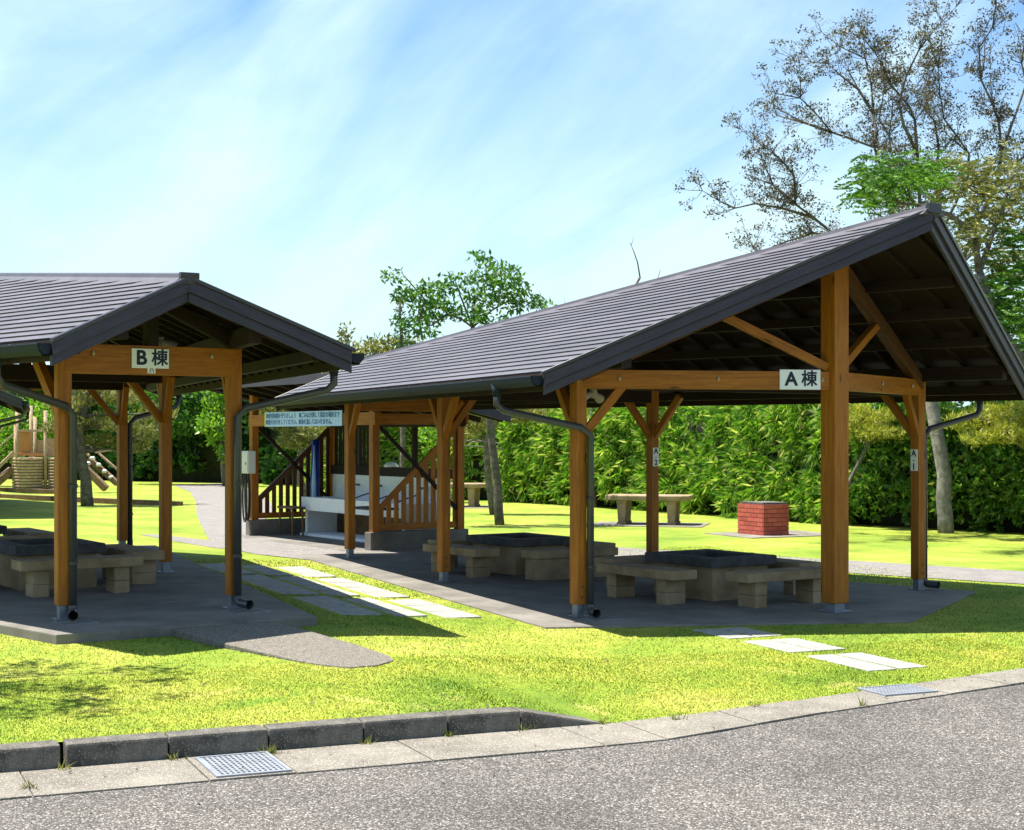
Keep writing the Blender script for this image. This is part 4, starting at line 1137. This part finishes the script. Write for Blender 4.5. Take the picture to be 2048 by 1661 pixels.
hb = hedge('bamboo_hedge', 'tall clipped bamboo grass hedge with long pale leaves along the back lawn', hl, 1.6,
      lambda s: 2.40 + .16 * math.sin(s * .8) + .09 * math.sin(s * 2.3 + 1) + .03 * s, 11500, 9, .235, .2, M_['lf_bamboo'], .5)
hl2 = [Vector(p) for p in ((-5.2, 50.2), (-7.5, 55.0), (-9.5, 58.6), (-13, 60.4), (-17.8, 63.6), (-23.0, 66), (-30, 67), (-40, 62), (-50, 52))]
hedge('dark_hedge', 'tall dark green shrub hedge behind the path on the left', hl2, 2.0, lambda s: 3.7 + .3 * math.sin(s * .7) + .2 * math.sin(s * 1.9), 11500, 7, .28, .5, M_['lf_dark'], .2)

hedge('shrub_hedge', 'dense small leaved dark green hedge at the right end behind the pale trunk', hl3, 1.6, lambda s: 2.22 + .12 * math.sin(s * .9), 9500, 9, .13, .42, M_['lf_shrub'], .1)
# trees
def limb(mb, pts, r0, r1, seg=7, wob=0.0):
    pts = [Vector(p) for p in pts]; out = []
    for a, c in zip(pts, pts[1:]):
        k = max(1, int((c - a).length / .35))
        for i in range(k): out.append(a.lerp(c, i / k) + (Vector((random.gauss(0, wob), random.gauss(0, wob), random.gauss(0, wob))) if i else Vector()))
    out.append(pts[-1]); n = len(out)
    mb.tube(out, [r0 + (r1 - r0) * i / (n - 1) for i in range(n)], seg); return out
def tree_root(name, x, y, label, cat='tree', group=None, z=None):
    return empty(name, (x, y, lawn_z(x, y) if z is None else z), 0, label, cat, group)
def rel(root, p): return Vector(p) - Vector(root.location)

# big sparse brown-leaved tree on the right
def sparse_tree():
    x, y = 8.04, 28.9; root = tree_root('sparse_tree', x, y, 'large sparse tree with fanning grey branches and thin brown olive leaves')
    Y0 = 28.9; mb = MB(); lm = MB(); tw = MB(); leaves = []
    lo = root.location
    W_ = lambda px_, py_, dY=0: px2w(px_, py_, Y0 + dY) - lo
    limb(mb, [Vector((0, 0, -.1)), W_(1887, 1000), W_(1880, 900), W_(1862, 800, .1), W_(1855, 740, .2)], .155, .115, 10, .015)
    fork = W_(1855, 740, .2)
    L = [
        [(1855, 740, .2), (1760, 590, -.6), (1655, 462, -1.0), (1600, 420, -1.2), (1560, 392, -1.4), (1556, 330, -1.5), (1535, 305, -1.6), (1508, 280, -1.7)],
        [(1600, 420, -1.2), (1530, 400, -1.4), (1470, 390, -1.7), (1425, 400, -1.9)],
        [(1655, 462, -1.0), (1600, 452, -.6), (1540, 470, -.3), (1480, 492, -.1)],
        [(1560, 392, -1.4), (1510, 350, -1.2), (1465, 335, -1.0)],
        [(1855, 740, .2), (1800, 560, .3), (1752, 320, .4), (1735, 272, .4), (1690, 256, .2), (1640, 240, 0), (1600, 195, -.2), (1570, 168, -.3), (1515, 158, -.5)],
        [(1640, 240, 0), (1580, 220, .2), (1520, 205, .3)],
        [(1735, 272, .4), (1733, 200, .6), (1728, 140, .7), (1715, 85, .8), (1700, 42, .9)],
        [(1733, 200, .6), (1700, 150, .9), (1660, 120, 1.1), (1630, 95, 1.3)],
        [(1800, 560, .3), (1785, 320, 1.0), (1768, 245, 1.1), (1745, 215, 1.2), (1755, 160, 1.3), (1760, 90, 1.4)],
        [(1855, 740, .2), (1835, 480, -.4), (1831, 285, -.6), (1825, 215, -.7), (1812, 185, -.8), (1772, 140, -1.0), (1754, 100, -1.2), (1735, 70, -1.3)],
        [(1831, 285, -.6), (1800, 225, -.9), (1790, 180, -1.0), (1806, 120, -1.1), (1835, 65, -1.2), (1850, 32, -1.3)],
        [(1855, 740, .2), (1872, 480, .7), (1877, 270, .9), (1868, 215, 1.0), (1848, 195, 1.1), (1850, 140, 1.2), (1872, 95, 1.3)],
        [(1872, 480, .7), (1937, 330, .2), (1938, 285, .1), (1915, 250, .0), (1888, 212, -.1), (1880, 160, -.2), (1876, 105, -.3)],
        [(1855, 740, .2), (1920, 520, -.5), (1998, 330, -.9), (2003, 280, -1.0), (1998, 220, -1.1), (1985, 180, -1.2), (1962, 130, -1.3), (1958, 62, -1.4), (1985, 20, -1.5)],
        [(2003, 280, -1.0), (2030, 205, -.8), (2052, 140, -.6), (2040, 60, -.5)],
        [(1920, 520, -.5), (2020, 400, .5), (2080, 250, .8), (2110, 140, 1.0)],
        [(1998, 330, -.9), (2050, 290, -1.2), (2100, 200, -1.5)],
    ]
    for i, l in enumerate(L):
        pts = [W_(1872 - (1872 - p[0]) * (.90 if p[0] < 1872 else 1), 740 - (740 - p[1]) * .95, p[2]) for p in l]
        r0 = .062 if l[0][:2] == (1855, 740) else .032
        path = limb(lm, pts, r0, .010, 6, .018)
        # secondary boughs, then twigs along the outer part of everything
        paths = [path]
        for k in range(int(len(path) * .35), len(path), 2):
            p = path[k]; td = (path[min(k + 1, len(path) - 1)] - path[max(k - 1, 0)]).normalized()
            d = (td * .8 + Vector((random.gauss(0, .5), random.gauss(0, .6), random.gauss(.12, .35)))).normalized(); ln = random.uniform(.5, 1.05)
            paths.append(limb(lm, [p, p + d * ln * .5 + Vector((0, 0, .03)), p + d * ln + Vector((random.gauss(0, .08), 0, .12))], .014, .005, 5, .02))
        path = paths[0]; spawn = [(path, k, len(path)) for k in range(int(len(path) * .45), len(path))] + [(q, k, len(q) * .5) for q in paths[1:] for k in range(len(q))]
        for path, k, n in spawn:
            for _ in range(4):
                p = path[k]; tdir = (path[min(k + 1, len(path) - 1)] - path[max(k - 1, 0)]).normalized()
                d = (tdir * .5 + Vector((random.gauss(0, .55), random.gauss(0, .55), random.gauss(.16, .42)))).normalized()
                ln = random.uniform(.2, .5)
                q1 = p + d * ln * .5 + Vector((random.gauss(0, .03), random.gauss(0, .03), random.gauss(0, .03))); q2 = p + d * ln + Vector((random.gauss(0, .05), random.gauss(0, .05), random.gauss(.04, .05)))
                tw.tube([p, q1, q2], [.0065, .0045, .003], 4, cap=False)
                for __ in range(4):
                    d3 = (d + Vector((random.gauss(0, .8), random.gauss(0, .8), random.gauss(.12, .6)))).normalized(); q3 = p.lerp(q2, random.random()); q4 = q3 + d3 * random.uniform(.1, .26)
                    tw.tube([q3, q4], [.0035, .0018], 3, cap=False)
                    if random.random() < .5: leaves.append(clump(q4, (.09, .09, .06), random.randint(4, 10), .052, .5, shell=.05))
                if random.random() < .72: leaves.append(clump(q2, (.13, .13, .09), random.randint(14, 32), .054, .5, shell=.05))
    mb.build('trunk', M_['bark_pale'], root, smooth=True); lm.build('limbs', M_['bark'], root, smooth=True); tw.build('twigs', M_['twig'], root)
    leaf_mesh('crown', np.concatenate(leaves), M_['lf_brown'], root)
sparse_tree()

def sprays(centers, n_each, size, aspect, spread, leaves_per=7, flat=.6):
    """pinnate sprays: a short stalk with leaflets on both sides"""
    out = []
    for c in centers:
        for _ in range(n_each):
            p = np.asarray(c) + rng.normal(size=3) * np.array([spread[0], spread[1], spread[2]])
            d = rng.normal(size=3); d[2] = d[2] * .35 - .12; d /= np.linalg.norm(d)
            s = np.cross(d, [0, 0, 1]); s /= np.linalg.norm(s) + 1e-9
            L = size * rng.uniform(.8, 1.3) * 2.4
            t = np.linspace(.12, 1, leaves_per)
            for sg in (-1, 1):
                C = p + d * (t * L)[:, None] + np.array([0, 0, -.12 * L]) * (t ** 2)[:, None]
                Dr = s * sg * .9 + d * .45 + rng.normal(size=(leaves_per, 3)) * .15; Dr /= np.linalg.norm(Dr, axis=1, keepdims=True)
                out.append(leaf_quads(C, Dr, size, aspect, .2, nrm=np.tile(np.array([d]), (leaves_per, 1)) + rng.normal(size=(leaves_per, 3)) * .2))
    return out

# feathery green tree at the right edge
def feathery_tree():
    x, y = 9.0, 25.2; root = tree_root('feathery_tree', x, y, 'feathery green tree with pinnate leaf sprays rising behind the right roof end')
    lo = root.location; Y0 = 25.2; W_ = lambda a, c, dY=0: px2w(a, c, Y0 + dY) - lo
    mb = MB()
    limb(mb, [Vector((0, 0, -.1)), W_(2128, 960), W_(2112, 850), W_(2060, 740), W_(1985, 640), W_(1958, 545)], .13, .075, 9, .012)
    limb(mb, [W_(1958, 545), W_(1950, 470), W_(1900, 430, -.3), W_(1830, 410, -.5), W_(1795, 405, -.6)], .06, .02, 7, .015)
    limb(mb, [W_(1830, 410, -.5), W_(1815, 385, -.6), W_(1822, 360, -.6)], .03, .012, 6)
    limb(mb, [W_(1795, 405, -.6), W_(1770, 370, -.7), W_(1745, 350, -.8)], .02, .008, 6)
    limb(mb, [W_(1958, 545), W_(1985, 470, .3), W_(2010, 400, .4), W_(2030, 340, .5)], .055, .018, 7, .015)
    limb(mb, [W_(1985, 640), W_(2000, 590, .3), W_(2040, 560, .5), W_(2080, 540, .6)], .05, .02, 7, .015)
    limb(mb, [W_(2010, 400, .4), W_(1950, 385, .6), W_(1910, 350, .7)], .025, .01, 6)
    limb(mb, [W_(2060, 740), W_(2045, 690), W_(2060, 640)], .04, .015, 6)
    mb.build('trunk', M_['bark'], root, smooth=True)
    cs = [W_(a, c, d) for a, c, d in ((1745, 345, -.8), (1775, 355, -.7), (1800, 345, -.6), (1830, 350, -.6), (1760, 385, -.7), (1730, 375, -.9), (1800, 380, -.5), (1850, 335, -.4), (1880, 350, -.3))]
    leaf_mesh('crown', np.concatenate(sprays(cs, 34, .095, .34, (.16, .25, .13))), M_['lf_feather'], root)
    cs = [W_(a, c, d) for a, c, d in ((1905, 345, .5), (1940, 350, .6), (1975, 345, .5), (2010, 340, .5), (2035, 365, .5), (1925, 375, .3), (1990, 380, .4), (2050, 400, .4), (1960, 410, .2), (2030, 440, .4), (1900, 390, .2), (1985, 430, .3), (1930, 470, .0), (1975, 500, .2), (1950, 440, .2), (2000, 520, .3))]
    leaf_mesh('crown', np.concatenate(sprays(cs, 34, .085, .32, (.20, .3, .16))), M_['lf_olive'], root)
    cs = [W_(a, c, d) for a, c, d in ((2000, 560, .4), (2030, 545, .5), (2050, 590, .5), (1990, 600, .3), (2015, 625, .3), (2045, 650, .4), (1975, 585, .2), (2070, 620, .5), (2030, 690, .2), (2055, 470, .5), (2060, 530, .5), (2000, 650, .1), (2035, 480, .4))]
    leaf_mesh('crown', np.concatenate(sprays(cs, 42, .095, .34, (.2, .3, .15))), M_['lf_feather'], root)
feathery_tree()

# green tree in the middle with a leaning trunk on the back lawn
def middle_tree():
    x, y = -.24, 31.35; root = tree_root('locust_tree', x, y, 'open crowned green tree above the middle of the roof, trunk on the back lawn')
    lo = root.location; Y0 = 31.35; W_ = lambda a, c, dY=0: px2w(a, c, Y0 + dY) - lo
    mb = MB()
    limb(mb, [Vector((0, 0, -.1)), W_(996, 980), W_(984, 890), W_(978, 830), W_(965, 740), W_(945, 655)], .10, .05, 10, .012)
    limb(mb, [W_(984, 890), W_(950, 880, .2), W_(920, 885, .4)], .03, .012, 6)
    for l in ([(945, 655), (925, 640, -.2), (895, 628, -.4), (870, 600, -.5), (840, 575, -.6)], [(945, 655), (950, 600, .2), (975, 560, .3), (970, 515, .4)], [(945, 655), (985, 620, .4), (1020, 600, .5), (1060, 605, .6), (1090, 615, .6)],
              [(895, 628, -.4), (865, 650, -.5), (835, 660, -.5)], [(845, 680, -.3), (838, 640, -.4), (850, 600, -.5), (815, 560, -.6), (805, 548, -.6)], [(945, 655), (920, 590), (910, 560)], [(965, 740), (900, 720, -.2), (850, 690, -.3)], [(975, 560, .3), (1015, 545, .3)]):
        limb(mb, [W_(*p) for p in l], .026, .007, 6, .02)
    mb.build('trunk', M_['bark'], root, smooth=True)
    pts = [(870, 600), (895, 580), (915, 560), (930, 590), (950, 575), (965, 550), (985, 560), (1005, 570), (970, 520), (990, 535), (1000, 545), (940, 610), (960, 625), (985, 610), (1010, 600), (1035, 590), (1030, 620), (1060, 610), (1080, 615), (900, 610), (880, 625), (850, 595), (835, 585),
           (845, 620), (835, 640), (820, 600), (855, 570), (805, 560), (808, 600), (850, 640), (985, 640), (955, 650), (1010, 640), (1045, 570), (1020, 555), (925, 630), (975, 590), (800, 640), (830, 665), (865, 660)]
    cs = [W_(a, c, random.uniform(-.6, .6)) for a, c in pts]
    leaf_mesh('crown', np.concatenate([clump(c + Vector((random.gauss(0, .1), 0, random.gauss(0, .08))), (.25, .34, .15), 66, .12, .42, (0, 0, -1), .15, .1) for c in cs]), M_['lf_green'], root)
    cs2 = [c + Vector((random.gauss(0, .1), 0, .06)) for c in cs[:30]]
    leaf_mesh('crown', np.concatenate([clump(c, (.26, .3, .12), 18, .13, .42, (0, 0, -1), .1, .3) for c in cs2]), M_['lf_feather'], root)
middle_tree()

def bare_tree():
    x, y = 2.05, 39.0; root = tree_root('bare_tree', x, y, 'thin half dead tree whose bare top twig pokes above the A roof')
    lo = root.location; Y0 = 39.0; W_ = lambda a, c, dY=0: px2w(a, c, Y0 + dY) - lo
    mb = MB(); limb(mb, [Vector((0, 0, -.1)), W_(1183, 930), W_(1186, 820), W_(1210, 700), W_(1245, 620), W_(1280, 555)], .10, .03, 8, .01)
    limb(mb, [W_(1280, 555), W_(1275, 525), W_(1268, 505), W_(1262, 490)], .02, .008, 6); limb(mb, [W_(1262, 490), W_(1258, 484)], .008, .004, 5); limb(mb, [W_(1262, 492), W_(1268, 474)], .008, .003, 5)
    limb(mb, [W_(1245, 620), W_(1310, 575), W_(1321, 540)], .02, .007, 6); limb(mb, [W_(1186, 820), W_(1150, 700), W_(1128, 595)], .03, .005, 6)
    mb.build('trunk', M_['bark'], root, smooth=True)
bare_tree()

def pine(name, label, base, trunk, pads, mat, r=.12, leafn=260, needle=.13, group=None):
    x, y = base; root = tree_root(name, x, y, label, 'pine tree', group)
    lo = root.location; W_ = lambda a, c, dY=0: px2w(a, c, y + dY) - lo
    mb = MB(); tr = [Vector((0, 0, -.1))] + [W_(*p) for p in trunk]; path = limb(mb, tr, r, r * .35, 9, .012)
    Vs = []
    for (a, c, rx, rz2, dY) in pads:
        pc_ = W_(a, c, dY); k = min(range(len(path)), key=lambda i: (path[i] - pc_).length + max(0, path[i].z - pc_.z) * 2)
        limb(mb, [path[k], path[k].lerp(pc_, .5) + Vector((0, 0, .05)), pc_], r * .28, .012, 6, .012)
        n = int(leafn * rx * 2.2); d = rand_dirs(n); rr = rng.uniform(.1, 1, n) ** .45
        C = np.asarray(pc_) + d * rr[:, None] * np.array([rx, rx * .9, rz2])
        Dr = rand_dirs(n) * .75 + np.array([0, 0, .65]); Dr /= np.linalg.norm(Dr, axis=1, keepdims=True)
        C = np.repeat(C, 5, 0); Dr = np.repeat(Dr, 5, 0) + rand_dirs(n * 5) * .5; Dr /= np.linalg.norm(Dr, axis=1, keepdims=True)
        Vs.append(leaf_quads(C, Dr, needle, .11, .3))
    mb.build('trunk', M_['bark'], root, smooth=True); leaf_mesh('crown', np.concatenate(Vs), mat, root)
    return root
pine('pine_tree', 'pruned pine with yellow green needle pads before the hedge at the right edge', (9.2, 27.2), [(2080, 1000), (2060, 900), (2010, 860), (1960, 840), (1930, 830)],
     [(1930, 850, .38, .17, 0), (1975, 835, .4, .2, .2), (2010, 870, .42, .2, -.2), (2040, 830, .45, .24, .1), (1955, 880, .3, .13, -.3), (2060, 875, .4, .18, 0)], M_['lf_yellow'])
pine('pine_tree', 'small pine with golden needle pads seen between the tall post and the A-1 post', (6.2, 30.0), [(1700, 960), (1735, 890), (1780, 860), (1800, 870)],
     [(1725, 845, .32, .17, 0), (1760, 840, .34, .18, .2), (1745, 870, .36, .16, -.2), (1790, 870, .3, .13, 0), (1712, 865, .2, .12, .1), (1715, 825, .25, .13, .2)], M_['lf_yellow'], r=.05)
pine('pine_tree', 'leaning dark pine trunk on the left lawn seen behind the B pavilion posts', (-10.85, 39.9), [(172, 960), (163, 905), (160, 860), (172, 805), (180, 770)],
     [(150, 850, .7, .2, 0), (210, 845, .75, .22, .3), (250, 855, .6, .2, -.3), (120, 860, .55, .18, .2), (190, 800, .7, .2, .3), (240, 800, .6, .2, 0), (130, 810, .6, .2, -.2), (200, 885, .6, .15, .4), (260, 900, .5, .15, .5), (180, 775, .6, .2, 0), (290, 870, .6, .25, .6), (310, 830, .6, .3, 1.)], M_['lf_olive'], r=.17, leafn=150, needle=.17)
pine('pine_tree', 'pale olive pine behind the washing shelter and left of its notice board', (-4.6, 36.5), [(600, 960), (605, 880), (590, 800)],
     [(560, 815, .5, .2, 0), (600, 880, .5, .2, .2), (625, 865, .4, .18, -.2), (570, 850, .45, .2, .3), (640, 900, .4, .18, .2), (530, 800, .4, .2, 0), (585, 890, .4, .15, 0), (545, 830, .4, .2, .3)], M_['lf_olive'], r=.10, leafn=190, needle=.15)
pine('pine_tree', 'olive pine with flat pads behind the middle of the A pavilion', (-.4, 35.5), [(975, 950), (972, 880), (1000, 835), (1030, 820)],
     [(1030, 835, .5, .2, 0), (1000, 825, .5, .2, .3), (950, 850, .5, .2, .2), (1060, 830, .45, .2, 0), (930, 870, .4, .15, .1), (1020, 800, .5, .22, .2), (965, 820, .45, .2, 0)], M_['lf_olive'], r=.10, leafn=190, needle=.15)

def bush_tree(name, label, base, trunk, clumps, mat, size=.16, aspect=.5, n=150, cat='tree', r=.09, barkm='bark'):
    x, y = base; root = tree_root(name, x, y, label, cat); lo = root.location; W_ = lambda a, c, dY=0: px2w(a, c, y + dY) - lo
    mb = MB(); path = limb(mb, [Vector((0, 0, -.1))] + [W_(*p) for p in trunk], r, r * .4, 8, .02); Vs = []
    for (a, c, rx, rz2, dY) in clumps:
        pc_ = W_(a, c, dY); k = min(range(len(path)), key=lambda i: (path[i] - pc_).length)
        limb(mb, [path[k], pc_], r * .3, .012, 5, .03); Vs.append(clump(pc_, (rx, rx, rz2), int(n * rx * rx * 4) + 20, size, aspect, (0, 0, 1), .2, .25))
    mb.build('trunk', M_[barkm], root, smooth=True); leaf_mesh('crown', np.concatenate(Vs), mat, root)
bush_tree('olive_tree', 'bushy olive green tree top showing between the two pavilion roofs', (-4.6, 45.0), [(715, 950), (718, 850), (720, 740)],
          [(700, 700, .45, .35, 0), (690, 665, .25, .25, .2), (735, 700, .45, .3, .3), (760, 690, .45, .25, -.2), (790, 690, .4, .22, .2), (812, 690, .35, .2, 0), (720, 730, .6, .35, .4), (680, 740, .6, .4, 0), (770, 720, .7, .35, .4), (700, 780, .9, .5, .6), (640, 780, .7, .4, .4), (835, 695, .3, .2, .1), (650, 755, .5, .3, .2)], M_['lf_olive'], .16, .45, 170)
bush_tree('conifer', 'slim dark conifer spire beside the green tree above the roof', (-2.85, 42.0), [(806, 950), (804, 800), (803, 660), (800, 600)],
          [(800, 625, .13, .2, 0), (805, 650, .2, .2, 0), (800, 672, .25, .2, .1), (806, 692, .32, .22, 0)], M_['lf_dark'], .13, .3, 260)
bush_tree('maple_tree', 'bright green young tree glowing in front of the dark hedge beside the B post', (-10.2, 55.5), [(445, 930), (442, 860), (440, 800)],
          [(440, 810, .6, .4, 0), (425, 840, .55, .35, .3), (450, 850, .6, .4, -.3), (440, 880, .5, .3, .2), (455, 790, .5, .3, .1), (430, 780, .5, .3, .2), (410, 855, .35, .2, 0), (455, 905, .4, .35, 0)], M_['lf_bright'], .22, .5, 110)
bush_tree('broadleaf_tree', 'broad green tree over the dark hedge seen below the B gable beam', (-12.6, 57.0), [(330, 930), (335, 850), (340, 780)],
          [(350, 800, .9, .6, 0), (390, 790, .9, .6, .4), (310, 800, .9, .6, .2), (370, 840, .9, .5, .0), (280, 820, .8, .6, .5), (330, 850, .7, .5, .2), (400, 830, .8, .5, .6), (420, 800, .7, .5, .6), (360, 765, .8, .5, .5), (300, 770, .9, .5, .8), (250, 790, .9, .6, 1.)], M_['lf_green'], .24, .5, 90)
bush_tree('lime_tree', 'yellow green shrub tree behind the play tower at the left edge', (-17.2, 55.0), [(50, 940), (50, 860), (50, 820)],
          [(20, 860, .9, .6, 0), (60, 840, .9, .6, .3), (95, 830, .7, .6, .2), (110, 870, .6, .5, 0), (30, 820, .9, .5, .5), (70, 890, .8, .5, 0), (10, 900, .8, .5, .2), (100, 905, .7, .5, .3), (-30, 850, 1., .7, .4)], M_['lf_bright'], .22, .4, 110)
bush_tree('garden_tree', 'bright leafy shrub tree behind the washing shelter under the A eave', (1.35, 41.8), [(1085, 960), (1088, 900), (1090, 850)],
          [(1085, 850, .5, .35, 0), (1110, 870, .5, .35, .2), (1060, 850, .5, .35, -.2), (1075, 830, .5, .3, .3), (1130, 850, .5, .35, .3), (860, 870, .45, .3, 0), (1045, 835, .4, .3, 0), (880, 890, .4, .3, .2)], M_['lf_bright'], .17, .4, 170)
# tree outside the left edge whose dappled shade lies on the near lawn
def shade_tree():
    x, y = -6.15, 11.0; root = tree_root('shade_tree', x, y, 'slender tree left of the view that throws dappled shade on the near lawn')
    mb = MB(); limb(mb, [(0, 0, -.1), (.15, 0, 1.6), (.35, -.05, 3.2), (.7, -.1, 4.6)], .08, .03, 8, .02); Vs = []
    for k in range(52):
        c = Vector((random.uniform(.1, 1.9), random.uniform(-1.3, 1.0), random.uniform(4.0, 5.6)))
        limb(mb, [Vector((.5, -.05, 3.8)), c], .014, .005, 5, .03); Vs.append(clump(c, (.20, .20, .13), 34, .10, .45, shell=.1))
    mb.build('trunk', M_['bark'], root, smooth=True); leaf_mesh('crown', np.concatenate(Vs), M_['lf_green'], root)
shade_tree()

# ------------------------------------------------------------------ play tower at the left
PX, PY = -15.1, 48.9; pz0 = lawn_z(PX, PY)
pt = empty('play_tower', (PX, PY, pz0), 0, 'wooden log play tower with two round barrels, posts and ramps at the left edge', 'play tower')
WP = lambda a, c, dY=0: px2w(a, c, PY + dY) - Vector((PX, PY, pz0))
for (a0, a1, dY) in ((25, 87, 0), (95, 150, .25)):
    c0 = WP((a0 + a1) / 2, 985, dY); rr = (a1 - a0) / 2 / F_PX * PY
    b = MB()
    nb = 12; H = 1.12
    for k in range(nb):
        z0, z1 = k * H / nb, (k + 1) * H / nb - .012; zm = (z0 + z1) / 2
        b.tube([(c0.x, c0.y, z0), (c0.x, c0.y, z0 + .012), (c0.x, c0.y, zm), (c0.x, c0.y, z1 - .012), (c0.x, c0.y, z1)], [rr - .03, rr - .008, rr, rr - .008, rr - .03], 20)
    b.build('barrel', M_['log'], pt)
for (a, ytop, dY) in ((34, 812, -.3), (62, 812, .5), (31, 850, .3), (91, 822, .0), (70, 835, .3)):
    t_ = WP(a, ytop, dY); MB().tube([(t_.x, t_.y, 0), tuple(t_)], .055, 10).build('post', M_['log'], pt, smooth=True)
def bar(n, p, q, w_, m): beam(n, WP(*p), WP(*q), w_, w_, M_[m], pt)
bar('rail', (30, 862, .1), (92, 862, .1), .07, 'log'); bar('rail', (30, 908, .1), (92, 910, .1), .09, 'panel')
b = MB(); c0 = WP(47, 885, .15); b.box(c0, (.46, .04, .66)); b.build('panel', M_['panel'], pt)
b = MB(); c0 = WP(80, 893, .35); b.box(c0, (.30, .04, .40)); b.build('panel', M_['log'], pt); b = MB(); c0 = WP(101, 895, .35); b.box(c0, (.20, .04, .56)); b.build('panel', M_['log'], pt)
bar('climbing_rope', (28, 825, -.3), (-25, 900, -.6), .03, 'log'); bar('climbing_rope', (28, 868, -.3), (-25, 915, -.6), .05, 'log')
bar('ramp_rail', (27, 905, -.2), (-30, 962, -.6), .10, 'log'); bar('ramp_rail', (24, 940, -.2), (-30, 985, -.8), .22, 'log_dark')
bar('ramp', (140, 905, .1), (212, 978, -.2), .20, 'log_dark'); bar('ramp_rail', (150, 882, .1), (178, 912, .0), .07, 'log'); bar('ramp', (178, 918, .6), (235, 968, .3), .16, 'log_dark')
bar('ramp_rail', (198, 908, .7), (235, 940, .5), .06, 'log'); bar('ramp_rail', (176, 890, .7), (193, 906, .6), .05, 'log'); bar('ramp_rail', (193, 906, .6), (232, 898, .5), .05, 'log')
for a, c in ((185, 917), (197, 930), (209, 943), (222, 955), (176, 927)):
    p = WP(a, c, .35); b = MB(); b.tube([p - Vector((0, 0, .06)), p, p + Vector((0, 0, .06))], [.06, .1, .05], 10); b.build('hand_knob', M_['knob'], pt, smooth=True)
# low timber edging across the left lawn
for (p, q, lab) in (((0, 1002), (364, 1010), 'long low dark timber edging across the left lawn by the leaning pine'), ((-60, 985), (150, 987), 'low timber edging at the foot of the play tower')):
    def g(a, c): Yy = F_PX * 1.76 / (c - Y_HOR); v_ = px2w(a, c, Yy); return Vector((v_.x, v_.y, lawn_z(v_.x, v_.y) + .04))
    M, L = frame(g(*p), g(*q)); b = MB(); b.box((0, 0, L / 2), (.10, .14, L)); o = b.build('timber_edging', M_['log_dark'], bevel=.01, M=M); tag(o, lab, 'timber edging')
